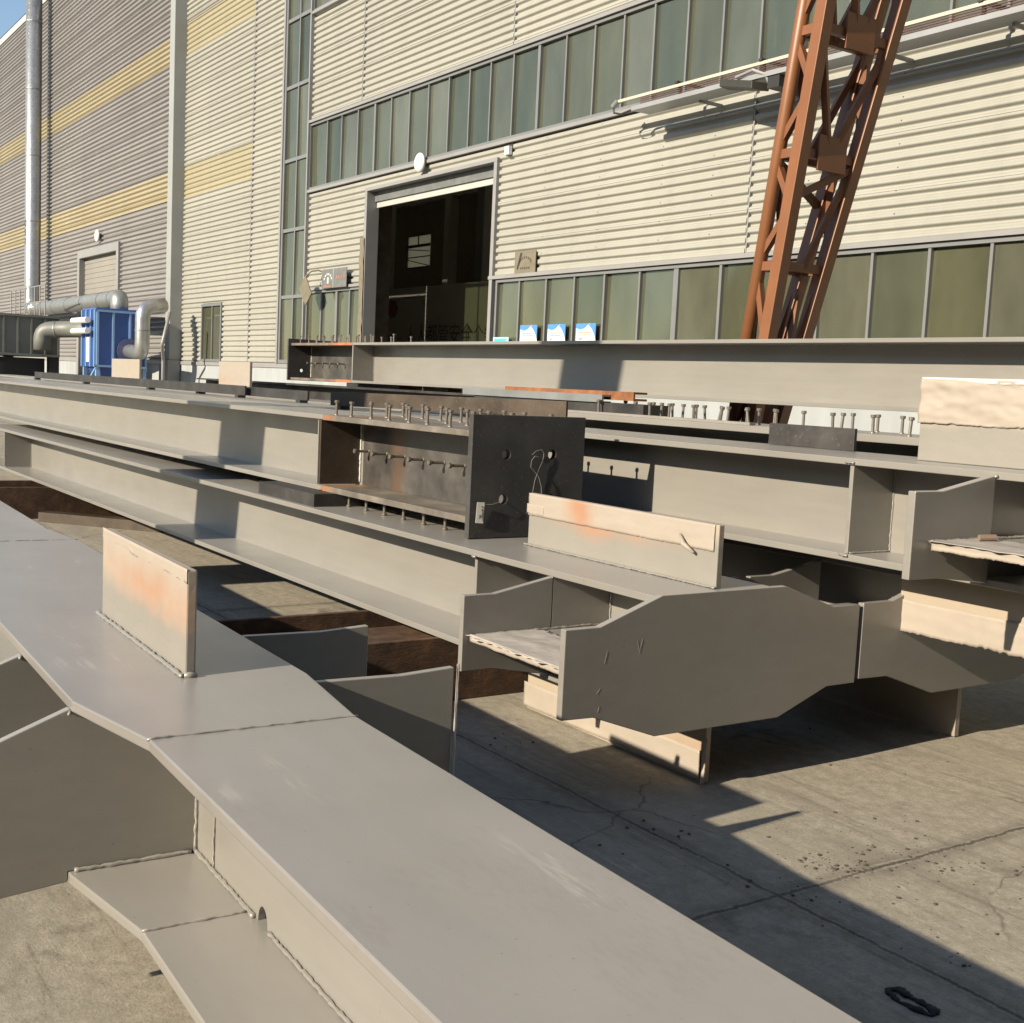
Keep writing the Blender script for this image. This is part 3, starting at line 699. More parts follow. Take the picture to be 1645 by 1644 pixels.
def duct(name, label, pts, r, mat, group=None, rings=True, cat='duct'):
    t = thing(name, label, cat, pts[0], group)
    P = [Vector(p) for p in pts]
    out = []
    for i, p in enumerate(P):
        if 0 < i < len(P)-1:
            a = (P[i-1]-p); b2 = (P[i+1]-p); k = min(r*1.5, a.length*.45, b2.length*.45)
            A, B = p+a.normalized()*k, p+b2.normalized()*k
            for q in range(6):
                s = q/5; out.append(A.lerp(p, s).lerp(p.lerp(B, s), s))
        else: out.append(p)
    MB().tube(out, r, 20).build('pipe', mat, t, smooth=True)
    if rings:
        for a, b2 in zip(P, P[1:]):
            L = (b2-a).length; n = max(1, int(L/2.2)) if L > .8 else 0
            for k in range(1, n+1):
                c = a.lerp(b2, (k-.35)/n if n > 1 else .5); d = (b2-a).normalized()*.02
                MB().cyl(c-d, c+d, r*1.05, n=20).build('flange_ring', M['galv_dark'], t)
    return t
vd = duct('exhaust_duct', 'tall shiny galvanised duct rising up the grey wall at the far left', [(-51.3, 11.35, 19), (-51.3, 11.35, 3.78), (-50.2, 11.28, 3.75)], .30, M['galv'])
duct('transfer_duct', 'long duct, its grey darkened for shade, running level from the tall duct and elbowing into the blue collector', [(-50.19, 11.28, 3.75), (-37.2, 10.45, 3.62), (-35.75, 10.3, 3.62), (-35.75, 10.3, 3.2)], .25, M['galv_dark'])  # same sheet as the tall duct, with shade put into its colour
MB().tube([(-51.3+.296*math.cos(a*.55), 11.35+.296*math.sin(a*.55), 4.3+.011*a) for a in range(1250)], .010, 4).build('spiral_seam', M['galv_dark'], vd)
for k, c_ in enumerate('057'): text_mesh(c_, .34, 'handwritten_mark', M['mark_dark'], vd, Matrix.Translation((-51.22, 11.04, 7.0-.36*k)) @ FACE_CAM)
duct('suction_pipe', 'short galvanised pipe bending from the round flange up to the grey pier', [(-35.1, 10.42, 2.10), (-33.95, 10.42, 2.05), (-33.95, 10.42, 3.30), (-34.25, 11.1, 3.42)], .20, M['galv'])
duct('drain_pipe', 'thin grey pipe pair climbing beside the galvanised bend', [(-33.6, 10.9, 0), (-33.6, 10.9, 1.9), (-33.1, 10.7, 2.3), (-33.1, 10.9, 3.2)], .045, M['trim'], rings=False, cat='pipe')
t = thing('filter_unit', 'dull grey ribbed filter unit on dark legs at the left edge', 'filter unit', (-42, 8.6, 0))
MB().box(-46, -39.3, 7.4, 9.5, 1.85, 3.08).build('housing', M['greybox'], t, bevel=.02)
mb = MB()
for k in range(6): mb.box(-39.3, -39.25, 7.45+k*.40, 7.50+k*.40, 1.85, 3.08)
mb.box(-39.3, -39.22, 7.4, 9.5, 1.85, 1.93); mb.box(-39.3, -39.24, 7.4, 9.5, 3.03, 3.10); mb.build('rib', M['greybox'], t)
mb = MB()
for x in (-46, -39.6):
    for y in (7.4, 9.2): mb.box(x, x+.3, y, y+.3, 0, 1.85)
mb.box(-45.6, -39.65, 7.75, 9.15, .2, 1.80); mb.build('leg', M['black'], t)
duct('elbow_duct', 'grey elbow duct joining the filter unit to the side of the blue collector', [(-38.9, 8.9, 2.05), (-38.9, 8.9, 2.65), (-38.4, 9.6, 2.72), (-36.6, 10.2, 2.72)], .25, M['greybox'])
t = thing('guard_rail', 'thin steel guard rail standing on top of the grey filter unit', 'railing', (-42, 8, 3.1))
mb = MB()
for k in range(8): mb.cyl((-45.2+k*.7, 9.3, 3.1), (-45.2+k*.7, 9.3, 4.1), .02, n=6)
for z in (3.6, 4.1): mb.cyl((-45.2, 9.3, z), (-40.3, 9.3, z), .02, n=6)
mb.build('rail', M['trim'], t)
t = thing('blue_drum', 'pale grey drum standing in the shadow between the filter unit and the collector', 'drum', (-38.2, 10.6, 0))
MB().cyl((-38.2, 10.6, 0), (-38.2, 10.6, 2.0), .38, n=20).build('drum_body', M['galv_dark'], t); MB().cyl((-38.2, 10.6, 2.0), (-38.2, 10.6, 2.04), .40, n=20).build('lid', M['trim'], t)
t = thing('conduit_bank', 'row of pale vertical conduits on the wall foot left of the pier', 'conduits', (-36.3, 11.8, 0))
mb = MB()
for k in range(4): mb.cyl((-36.6+k*.2, 11.8, 0), (-36.6+k*.2, 11.8, 1.78), .05, n=8)
mb.build('conduit', M['plinth'], t)

# ------------------------------------------------------------------ crane leg
cl = thing('leaning_leg', 'leaning red-brown lattice gantry crane leg in front of the cream wall', 'crane leg', (-7.9, 7.8, 0))
def FX(z): return -8.055+.1475*z            # left front chord centre line
def BY(z): return 7.745+.158*z              # rear chords splay back with height
wX = .243
FYc = 7.65
def node(i, z):
    x = FX(z)+(wX if i in (1, 2) else 0); y = FYc if i in (0, 1) else BY(z)
    return Vector((x, y, z))
for i in range(4):
    if i == 0: MB().cyl(node(0, .25), node(0, 8.2), .058, n=18).build('chord', M['crane'], cl, smooth=True)
    else: MB().bar(node(i, .25), node(i, 8.2), .112, .112, (0, 1, 0)).build('chord', M['crane'], cl, bevel=.006)
LV = [1.25, 2.73, 3.65, 4.62, 5.9, 7.2]
for z in LV:
    for i, j in ((0,1),(1,2),(2,3),(3,0)): MB().bar(node(i,z), node(j,z), .05, .075).build('brace', M['crane2'], cl)
def diag(i, j, za, zb, off=0): MB().bar(node(i,za), node(j,zb), .055, .055, (0,0,1)).build('brace', M['crane2'], cl)
for a, b_ in zip(LV, LV[1:]):
    for i, j in ((1,2),(3,0)):
        m_ = (node(i,a)+node(j,a))/2
        if a in (2.73,):
            diag(i, j, a+.55, b_-.05); MB().bar((node(i,a)+node(j,a))/2, node(j,b_), .05, .05).build('brace', M['crane2'], cl)
        else:
            MB().bar(m_, node(i,b_), .055, .055).build('brace', M['crane2'], cl); MB().bar(m_, node(j,b_), .055, .055).build('brace', M['crane2'], cl)
    diag(0, 1, a+.08, (a+b_)/2); diag(1, 0, (a+b_)/2+.04, b_-.06); diag(2, 3, a+.05, b_-.05)
for z in LV[2:]:
    c = (node(1,z)+node(2,z))/2
    MB().box(c.x+.03, c.x+.05, c.y-.17, c.y+.17, z-.13, z+.16).build('gusset_plate', M['crane2'], cl)
MB().hexa([(-8.5,7.5,.12),(-7.0,7.5,.12),(-7.0,8.1,.12),(-8.5,8.1,.12)], [(-8.3,7.55,.55),(-7.3,7.55,.55),(-7.3,8.05,.55),(-8.3,8.05,.55)]).build('bogie', M['crane2'], cl)
mb = MB()
for x in (-8.2, -7.3): mb.cyl((x, 7.70, .2), (x, 7.90, .2), .2, n=20)
mb.build('wheel', M['mill'], cl)
p1 = node(0, 1.42); 
MB().box(p1.x+.06, p1.x+.20, 7.69, 7.70, 1.30, 1.56).build('number_plate', M['crane2'], cl)
text_mesh('12', .15, 'number', M['mark_white'], cl, Matrix.Translation((p1.x+.13, 7.685, 1.40)) @ FACE_CAM)

# ------------------------------------------------------------------ girders
TF = .030
def plates(t, X0, X1, yf, yb, z0, z1, yw, mat='paint', tf=TF, tw=.018, names=True):
    mb = MB().box(X0, X1, yf, yb, z1-tf, z1); tfl = mb.build('top_flange', M[mat], t, bevel=.003)
    MB().box(X0, X1, yf, yb, z0, z0+tf).build('bottom_flange', M[mat], t, bevel=.003)
    MB().box(X0, X1, yw-tw/2, yw+tw/2, z0+tf, z1-tf).build('web', M[mat], t)
def stiff(t, x, yf, yw, yb, z0, z1, mat='paint', tf=TF, th=.022, both=True):
    MB().box(x-th, x, yf+.012, yw-.010, z0+tf+.001, z1-tf-.001).build('stiffener', M[mat], t, bevel=.003)
    if both: MB().box(x-th, x, yw+.010, yb-.012, z0+tf+.001, z1-tf-.001).build('stiffener', M[mat], t, bevel=.003)
    weld(t, [(x+.004, yf+.02, z0+tf+.004), (x+.004, yw-.012, z0+tf+.004), (x+.004, yw-.012, z1-tf-.01)], .007)
def gusset(t, x, pts, th=.032, mat='paint', label=None):
    return MB().prism(pts, 'x', x-th, x).build('gusset_plate', M[mat], t, bevel=.003, label=label)

# --- B: lower painted column lying on the sleepers, full node at its right end
tB = thing('steel_column', 'lower grey painted steel column with an orange-sprayed upright plate and forked brackets', 'steel column', (-9.5, 3.4, .335), 'grey painted girders stacked in the yard')
yf, yw, yb, z0, z1 = 3.09, 3.42, 3.75, .335, .82
plates(tB, -16.6, -3.535, yf, yb, z0, z1, yw)
stiff(tB, -4.84, yf, yw, yb, z0, z1); stiff(tB, -15.40, yf, yw, yb, z0, z1)
full = [(2.625,.505),(2.80,.505),(3.085,.333),(3.755,.333),(4.03,.505),(4.215,.505),(4.215,.735),(4.03,.735),(3.755,.823),(3.085,.823),(2.80,.722),(2.625,.722)]
# end gusset right through the column
gusset(tB, -3.50, [(2.64,.385),(2.79,.380),(3.10,.270),(3.78,.268),(4.07,.372),(4.25,.372),(4.25,.722),(4.08,.722),(3.78,.828),(3.10,.828),(2.80,.725),(2.64,.725)])
for ya, s in ((3.085, -1), (3.755, 1)):
    gusset(tB, -4.20, [(ya,.36),(ya,.792),(ya+s*.30,.735),(ya+s*.45,.735),(ya+s*.45,.415),(ya+s*.30,.415)], .03)
MB().box(-4.23, -4.20, yf, yb, z0+TF+.001, z1-TF-.001).build('diaphragm', M['paint'], tB)
for ya, yb_ in ((2.68, yw-.012), (yw+.012, 4.16)):
    MB().box(-4.198, -3.534, ya, yb_, .545, .563).build('middle_plate', M['paint'], tB)
weld(tB, [(-4.194, 2.70, .567), (-4.194, yw-.02, .567)], .009)
weld(tB, [(-4.194, yw-.014, .57), (-4.194, yw-.014, .78)], .007)
weld(tB, [(-4.215, 3.09, .787), (-4.19, 3.075, .792)], .008)
weld(tB, [(-4.86, 3.085, .79), (-4.83, 3.085, .79)], .011)
crinkle('torn_film', tB, M['film'], (-4.195, 2.645, .566), (-3.54, 2.645, .566), (0, .42, 0), 60, 26, .007, .35, nrm=(0, 0, 1), seed=5, top_rag=.06)
crinkle('torn_film', tB, M['paper'], (-4.19, 2.668, .575), (-3.54, 2.668, .573), (0, 0, -.034), 60, 4, .003, .22, seed=6)
pB = MB().box(-4.93, -3.58, 3.452, 3.482, z1+.001, 1.083).build('upright_plate', fin_mat('sprayed_paper_plate', .66, .72, 5.20, .55, .66, .10, amount=.75), tB, bevel=.004, label='upright plate wrapped in cream masking paper with orange overspray')
weld(tB, [(-4.95, 3.446, .826), (-3.58, 3.446, .826)], .009)
crinkle('masking_paper', pB, fin_mat('sprayed_band', -.335+.70, -.335+.80, 4.98, .15, .70, .12, amount=.9), (-4.93, 3.450, 1.083), (-3.60, 3.450, 1.083), (0, 0, -.115), 90, 10, .0035, .12, seed=11)
crinkle('masking_paper', pB, M['paper'], (-4.94, 3.449, 1.03), (-4.80, 3.449, 1.03), (0, 0, -.06), 20, 5, .005, .5, seed=12)
MB().tube([(-3.80, 3.44, 1.02), (-3.76, 3.425, .985), (-3.70, 3.43, .955)], [.006, .011, .006], 8).build('masking_paper', M['paper'], pB, smooth=True)
pL = MB().box(-4.87, -3.58, 3.452, 3.482, .006, z0-.001).build('lower_plate', fin_mat('lower_paper_plate', -.40, -.36, 5.85, .25, -.27, .16, paper=(.42,.36,.28)), tB, bevel=.004, label='plate under the column wrapped in cream paper')
crinkle('masking_paper', pL, M['paper'], (-4.89, 3.449, .14), (-3.60, 3.449, .14), (0, 0, -.13), 80, 8, .005, .12, seed=14)
crinkle('masking_paper', pL, M['paper'], (-3.575, 3.452, .20), (-3.565, 3.43, .01), (.02, 0, 0), 20, 3, .02, .5, seed=15)

for (y_, z_), (y2, z2) in (((2.83,.585),(2.84,.63)),((2.84,.63),(2.835,.60)),((3.0,.61),(2.985,.66)),((3.01,.665),(3.0,.62)),((2.80,.47),(2.815,.49)),((2.81,.40),(2.815,.42))):
    MB().bar((-3.4995, y_, z_), (-3.4995, y2, z2), .0007, .0010, (1, 0, 0)).build('scratch', M['weld'], tB)
# --- A: upper beam with black end plate and shear studs
tA = thing('steel_beam', 'upper grey beam with bare stud-welded end and black bolted end plate', 'steel beam', (-11, 3.6, .90), 'grey painted girders stacked in the yard')
yf, yw, yb, z0, z1 = 3.27, 3.57, 3.93, .90, 1.375
plates(tA, -19.5, -6.96, yf, yb, z0, z1, yw)
mbare = bare('bare_end_flange_steel', (.23, .205, .175), ox=4.08, ow=.16, ocol=(.45,.22,.11))
MB().box(-6.959, -5.231, yf, yb, z1-.034, z1-.001).build('top_flange', mbare, tA, bevel=.003, label='bare steel end of the top flange with orange spray')
MB().box(-6.959, -5.231, yf, yb, z0-.001, z0+.034).build('bottom_flange', mbare, tA, bevel=.003, label='bare steel end of the bottom flange')
MB().box(-6.959, -5.231, yw-.009, yw+.009, z0+.035, z1-.035).build('web', bare('bare_web_steel', (.165, .155, .145), ox=4.50, ow=.12, metal=.6, ocol=(.24,.16,.11), rough=.38), tA, label='bare steel web carrying a row of studs')
MB().box(-7.02, -6.998, yf+.01, yw-.01, z0+.036, z1-.036).build('stiffener', M['dark_brown'], tA)
MB().box(-7.034, -7.021, yf+.004, yw-.01, z0+.036, z1-.036).build('stiffener', M['paint'], tA)
weld(tA, [(-6.99, yw-.014, z0+.05), (-6.99, yw-.014, z1-.05)], .010, mat=M['tag'])
oy0, oy1, oz0, oz1 = 3.265, 3.975, .824, 1.456
MB().holed([(oy0,oz0),(oy1,oz0),(oy1,oz1),(oy0,oz1)], [(3.475,1.254,.026),(3.765,1.256,.026),(3.467,1.023,.026),(3.765,1.023,.026)], -5.230, -5.190).build('end_plate', M['black_plate'], tA, bevel=.002, label='black end plate with round bolt holes')
for k in range(8):
    x = -6.955+.231*k
    for y in (3.355, 3.60, 3.845): stud(tA, (x+random.uniform(-.01,.01), y+random.uniform(-.01,.01), z1-.001), tilt=(R(random.uniform(-2,2)), R(random.uniform(-2,2))), scale=.92)
    stud(tA, (x+.005, 3.35, z0-.001), 'z-', scale=.78)
for x in (-6.877,-6.64,-6.41,-6.185,-5.946,-5.725): stud(tA, (x, yw-.009, 1.154), 'y-', scale=1.1)
weld(tA, [(-6.98, 3.268, .905), (-6.94, 3.268, .905)], .006, mat=M['rust'])

# --- C: upper beam behind, with forked node and upright plate at the right edge
tC = thing('steel_column', 'upper grey painted column at the right with forked bracket, torn film and a paper-wrapped upright plate', 'steel column', (-8, 4.6, .905), 'grey painted girders stacked in the yard')
yf, yw, yb, z0, z1 = 4.23, 4.53, 4.86, .905, 1.36
plates(tC, -22, -1.2, yf, yb, z0, z1, yw)
stiff(tC, -3.585, yf, yw, yb, z0, z1)
weld(tC, [(-3.62, 4.222, 1.34), (-3.57, 4.222, 1.34)], .008); weld(tC, [(-3.62, 4.222, .93), (-3.57, 4.222, .93)], .008)
MB().box(-2.93, -2.90, yf, yb, z0+TF+.001, z1-TF-.001).build('diaphragm', M['paint'], tC)
for xg in (-2.87, -2.18):
    for ya, s in ((yf-.004, -1), (yb+.004, 1)):
        gusset(tC, xg, [(ya,.92),(ya,1.345),(ya+s*.32,1.287),(ya+s*.48,1.287),(ya+s*.48,.955),(ya+s*.32,.955)], .034)
for ya, yb_ in ((3.86, yw-.012), (yw+.012, 5.2)): MB().box(-2.868, -2.216, ya, yb_, 1.075, 1.093).build('middle_plate', M['paint'], tC)
weld(tC, [(-2.864, 3.85, 1.098), (-2.864, yw-.02, 1.098)], .010)
weld(tC, [(-2.89, 4.224, 1.335), (-2.86, 4.222, 1.345)], .009)
crinkle('torn_film', tC, M['film'], (-2.864, 3.83, 1.098), (-2.22, 3.83, 1.098), (0, .40, 0), 60, 26, .006, .3, nrm=(0,0,1), seed=21, top_rag=.05)
crinkle('torn_film', tC, M['paper'], (-2.86, 3.852, 1.10), (-2.22, 3.852, 1.10), (0, 0, -.04), 70, 5, .005, .35, seed=22)
MB().tube([(-2.80, 4.05, 1.115), (-2.77, 4.11, 1.118)], .012, 8).build('torn_film', simple('brown_film_roll', (.26, .19, .15), .5), tC)
pC = MB().box(-3.49, -2.10, 4.545, 4.575, z1+.001, 1.715).build('upright_plate', fin_mat('cream_paper_plate', .60, .66, 5.35, .45, .72, .16, orange=(.40,.30,.23), amount=.5), tC, bevel=.004, label='tall upright plate wrapped in wrinkled cream paper')
crinkle('masking_paper', pC, M['paper'], (-3.495, 4.541, 1.722), (-2.1, 4.541, 1.722), (0, 0, -.20), 110, 26, .014, .10, seed=23)
crinkle('masking_paper', pC, M['tag'], (-3.49, 4.538, 1.730), (-2.1, 4.538, 1.728), (0, 0, -.03), 90, 3, .005, .5, seed=24)
pH = MB().box(-3.52, -2.0, 4.545, 4.575, .60, z0-.001).build('lower_plate', fin_mat('hanging_paper_plate', -.31, -.22, 20, .3, -.2, .1, paper=(.42,.355,.28), foot=(.42,.37,.29)), tC, bevel=.004, label='plate hanging below the column wrapped in cream paper')
crinkle('masking_paper', pH, M['paper'], (-3.56, 4.541, .73), (-2.0, 4.541, .73), (0, 0, -.155), 110, 10, .006, .22, seed=25)

# --- G: lower column hidden under C, bracket showing
tG = thing('steel_column', 'shaded grey column under the upper one with a bracket butting the front column', 'steel column', (-9, 5.1, .335), 'grey painted girders stacked in the yard')
yf, yw, yb, z0, z1 = 4.78, 5.11, 5.44, .335, .82
plates(tG, -16, -3.535, yf, yb, z0, z1, yw)
gusset(tG, -3.50, [(4.275,.385),(4.47,.380),(4.80,.268),(5.46,.268),(5.75,.372),(5.92,.372),(5.92,.722),(5.75,.722),(5.46,.828),(4.80,.828),(4.47,.725),(4.275,.725)])
for ya, s in ((yf-.004, -1),):
    gusset(tG, -4.20, [(ya,.36),(ya,.795),(ya+s*.34,.735),(ya+s*.50,.735),(ya+s*.50,.415),(ya+s*.34,.415)], .03)
MB().box(-4.198, -3.534, 4.32, yw-.012, .545, .563).build('middle_plate', M['paint'], tG)
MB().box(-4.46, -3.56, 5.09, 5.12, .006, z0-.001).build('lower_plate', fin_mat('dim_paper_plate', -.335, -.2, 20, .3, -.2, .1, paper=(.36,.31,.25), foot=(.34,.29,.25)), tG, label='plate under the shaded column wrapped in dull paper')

# --- E: studded beam behind C
tE = thing('steel_beam', 'studded grey beam lying behind the upper column, studs along its top', 'steel beam', (-5, 5.3, .98), 'grey painted girders stacked in the yard')
plates(tE, -8.4, -2.2, 5.05, 5.65, .98, 1.445, 5.35, tf=.04)
for i, px in enumerate((-6.46,-6.16,-6.06,-5.92,-5.86,-5.79,-5.73,-5.66,-5.58,-5.50,-5.43,-5.37,-5.26,-5.22,-5.17,-5.02,-4.97,-4.90,-4.80,-4.74,-4.55,-4.38,-4.22,-4.05,-3.87)):
    y = (5.18, 5.42, 5.30)[i % 3]
    stud(tE, (px-(y-5.05)*1.28, y, 1.444), tilt=(R(random.uniform(-4,4)), R(random.choice((-14, 0, 2, 0, 12, 0)) if i > 11 and i < 19 else random.uniform(-3,3))))
for px in (-4.30, -4.12, -3.95): stud(tE, (px-.45, 5.58, 1.444))
MB().box(-7.2, -5.05, 5.052, 5.10, 1.446, 1.462).build('edge_bar', M['weld'], tE)

# --- H: left rear column with small paper-wrapped plates
tH = thing('steel_column', 'far left rear grey column carrying two small paper-wrapped upright plates', 'steel column', (-16, 5.5, .905), 'grey painted girders stacked in the yard')
plates(tH, -28, -8.7, 5.22, 5.84, .905, 1.36, 5.53)
mH = fin_mat('small_paper_plate', .50, .56, .3, 1.6, .60, .14, amount=.6)
for a, b_ in ((-19.53, -18.1), (-14.82, -13.8)): MB().box(a, b_, 5.52, 5.55, 1.361, 1.75).build('upright_plate', mH, tH, label='upright plate wrapped in cream paper')
# --- D: rear beam
tD = thing('steel_beam', 'rear grey beam with dark stud-welded end standing in front of the factory doorway', 'steel beam', (-9, 6.9, 1.56), 'grey painted girders stacked in the yard')
yf, yw, yb, z0, z1 = 6.60, 6.90, 7.22, 1.562, 2.042
plates(tD, -13.29, -1.0, yf, yb, z0, z1, yw)
mD = bare('bare_rear_flange_steel', (.24, .19, .155), ox=-4.55, ow=.45)
MB().box(-15.08, -13.291, yf, yb, z1-.031, z1).build('top_flange', mD, tD, label='bare steel end of the top flange')
MB().box(-15.08, -13.291, yf, yb, z0, z0+.031).build('bottom_flange', mD, tD, label='bare steel end of the bottom flange')
MB().box(-15.08, -13.291, yw-.009, yw+.009, z0+.032, z1-.032).build('web', bare('bare_rear_web_steel', (.13, .125, .115), metal=.5, rough=.45), tD, label='bare steel web with a row of studs')
MB().box(-13.30, -13.275, yf+.008, yw-.010, z0+.032, z1-.032).build('stiffener', M['paint'], tD)
MB().holed([(6.56,1.555),(7.26,1.555),(7.26,2.10),(6.56,2.10)], [(6.76,1.69,.026),(7.06,1.69,.026)], -15.115, -15.081).build('end_plate', M['black_plate'], tD, label='scratched black end plate')
weld(tD, [(-15.07, yw-.013, z0+.04), (-15.07, yw-.013, z1-.04)], .010, mat=M['tag'])
weld(tD, [(-13.27, yw-.013, z0+.04), (-13.27, yw-.013, z1-.04)], .007)
for x in (-14.976,-14.706,-14.499,-14.278,-14.045): stud(tD, (x, yw-.009, 1.79), 'y-', scale=1.1)
for k in range(8):
    for y in (6.68, 6.9, 7.12): stud(tD, (-14.95+.235*k+random.uniform(-.03,.03), y, z1), tilt=(R(random.uniform(-3,3)), R(random.uniform(-3,3))))
for x, y in ((-13.0, 6.7), (-12.75, 7.1), (-12.4, 6.68)): stud(tD, (x, y, z1))

# --- F: foreground column
rotF = math.atan(-.036)
tF = thing('steel_column', 'big grey painted column in the foreground with a paper-wrapped upright plate and scuffed top', 'steel column', (-2.565, 1.067, .335), 'grey painted girders stacked in the yard', rot=rotF)
KF = .855        # section size of this lighter column
XF = Matrix.Translation((-2.565, 1.067, .232)) @ Matrix.Rotation(rotF, 4, 'Z') @ Matrix.Scale(KF, 4)
z0, z1 = .12, .66
def outl(l=.29, r=.29): return [(4.5,-l),(0.0,-l),(-.45,-.385),(-3.75,-.385),(-4.3,-.30),(-9,-.30),(-9,.30),(-4.3,.30),(-3.75,.36),(-.52,.355),(0.0,r),(4.5,r)]
MB().prism(outl(), 'z', z1-.032, z1).build('top_flange', M['paint_scuffed'], tF, bevel=.004, xf=XF, label='broad top flange with scratches and reddish scuffs')
MB().prism(outl(.30, .30), 'z', z0, z0+.03).build('bottom_flange', M['paint'], tF, bevel=.004, xf=XF)
arc = [(.10+.035*math.cos(a), z0+.031+.05*math.sin(a)) for a in [math.pi*k/10 for k in range(11)]]
MB().prism([(-9, z0+.031), (-9, z1-.033), (4.5, z1-.033), (4.5, z0+.031)]+arc, 'y', -.010, .010).build('web', M['paint'], tF, xf=XF)
def wF(p): return XF @ Vector(p)
def weldF(pts, r=.007, mat=None): return weld(tF, [wF(p) for p in pts], r, mat=mat)
weldF([(-.005,-.295,z1+.0005), (-.005,.295,z1+.0005)], .0055, M['paint'])
weldF([(.002,-.30,z0+.031), (.002,-.02,z0+.031)], .007)
weldF([(-3.80,-.38,z1), (-3.80,.36,z1)], .003, M['paint'])
weldF([(.16,-.016,z0+.036), (4.4,-.016,z0+.036)], .008); weldF([(-.46,-.016,z0+.036), (.05,-.016,z0+.036)], .010)
weldF([(-.30,-.013,z0+.04), (-.30,-.013,z1-.04)], .005)
weldF([(-.465,-.014,z0+.04), (-.465,-.014,z1-.04)], .009); weldF([(-.462,-.37,z0+.034), (-.462,-.03,z0+.034)], .010)
weldF([(-.47,-.385,z1-.035), (-.45,-.392,z1-.040)], .008); weldF([(-1.21,-.385,z1-.035), (-1.19,-.392,z1-.040)], .008)
for xg in (-.47, -1.20):
    MB().prism([(-.012,z0+.031),(-.012,z1-.033),(-.38,z1-.033),(-.386,z1-.028),(-.60,.545),(-.86,.50),(-.86,.06),(-.60,.10),(-.386,z0+.0),(-.386,z0+.031)], 'x', xg-.03, xg).build('gusset_plate', M['paint'], tF, bevel=.003, xf=XF)
for xg, zt in ((-.53, .628), (-1.22, .640)):
    MB().prism([(.012,z0+.031),(.012,z1-.033),(.352,z1-.033),(.40,zt-.004),(.70,zt-.008),(.90,zt+.004),(.90,.17),(.60,.15),(.356,z0+.031)], 'x', xg-.03, xg).build('gusset_plate', M['paint'], tF, bevel=.003, xf=XF)
crinkle('torn_film', tF, M['film'], wF((-.526,.905,.645)), wF((-.526,.90,.20)), (.0, .012, 0), 30, 3, .006, .5, nrm=(1,0,0), seed=31)
MB().prism([(-1.218,.02),(-.562,.02),(-.562,.62),(-.70,.76),(-1.218,.76)], 'z', .40, .42).build('middle_plate', M['paint'], tF, xf=XF)
crinkle('torn_film', tF, M['film'], wF((-1.21,.76,.424)), wF((-.60,.72,.424)), (0,-.4,0), 30, 12, .008, .3, nrm=(0,0,1), seed=33)
pF = MB().box(-1.655, -.600, -.016, .018, z1+.001, .995).build('upright_plate', fin_mat('foreground_paper_plate', .565, .63, -.85, .75, .64, .095, amount=.6), tF, bevel=.005, xf=XF, label='upright plate wrapped in cream paper with orange overspray')
weldF([(-1.68,-.026,z1+.006), (-.595,-.026,z1+.006)], .011)
weldF([(-.598,-.02,z1+.006), (-.594,.02,z1+.006)], .012)
crinkle('masking_paper', pF, M['paper'], wF((-1.660,-.013,.999)), wF((-.600,-.013,.999)), (0,0,-.045), 70, 4, .002, .5, seed=35)

# ------------------------------------------------------------------ sleepers, bars and loose steel
def sleeper(label, x0, x1, y0, y1, z=.333):
    t = thing('steel_sleeper', label, 'sleeper', ((x0+x1)/2, (y0+y1)/2, 0), 'rusty bearers under the girders')
    MB().box(x0, x0+.035, y0, y1, 0, z).build('flange', M['sleeper'], t, bevel=.004)
    MB().box(x1-.035, x1, y0, y1, 0, z).build('flange', M['sleeper'], t, bevel=.004)
    MB().box(x0+.036, x1-.036, y0, y1, z*.62, z*.62+.03).build('web', M['sleeper'], t)
sleeper('rust-brown steel bearer under the front column beside the foreground column', -5.95, -5.15, .95, 5.7)
sleeper('dark brown steel bearer under the far left end of the lower column', -14.0, -13.2, 2.3, 5.7)
t = thing('timber_plank', 'dark plank lying on the concrete under the left end of the lower column', 'plank', (-12.4, 3.4, 0))
MB().bar((-13.0, 3.0, .05), (-11.9, 3.9, .05), .16, .1).build('plank', M['dark_brown'], t)
def flatbar(label, p, q, z0, z1, mat, th=.02, zq=None, feet=True, name='flat_bar', cat='steel bar'):
    t = thing(name, label, cat, (*p, z0), 'loose dark steel bars on the girders')
    p, q = Vector(p), Vector(q); d = (q-p).normalized(); n = Vector((-d.y, d.x))*th/2
    dz = (zq if zq is not None else z0)-z0
    a = [(*(p-n), z0), (*(p+n), z0), (*(p+n), z1), (*(p-n), z1)]
    b2 = [(*(q-n), z0+dz), (*(q+n), z0+dz), (*(q+n), z1+dz), (*(q-n), z1+dz)]
    MB().hexa(a, b2).build('bar', mat, t, bevel=.002)
    if feet:
        mb = MB(); L = (q-p).length
        for k in range(max(2, int(L/2.2))):
            c = p+d*(.15+(L-.3)*k/max(1, int(L/2.2)-1)); mb.box(c.x-.05, c.x+.05, c.y-.04, c.y+.04, 1.3605, z0+dz*(c-p).length/L)
        mb.build('foot', M['black_bar'], t)
    return t
flatbar('long dark flat bar standing on edge along the left girders', (-21.0, 4.70), (-11.9, 4.72), 1.385, 1.485, M['black_bar'])
flatbar('shorter dark flat bar overlapping the right end of the long one', (-13.6, 4.80), (-10.5, 4.78), 1.385, 1.475, M['black_bar'])
flatbar('brown flat bar standing on edge behind the stud rows of the end-plated beam', (-9.0, 4.30), (-6.45, 4.78), 1.385, 1.495, M['dark_brown'], zq=1.415)
flatbar('short black flat bar standing on edge between the studs and the right upright plate', (-4.64, 4.80), (-4.06, 4.80), 1.362, 1.475, M['black_bar'], feet=False)
t = thing('steel_channel', 'rusty orange steel channel lying on a grey one under the rear beam', 'steel channel', (-7.2, 5.3, 1.55), 'channels under the rear beam')
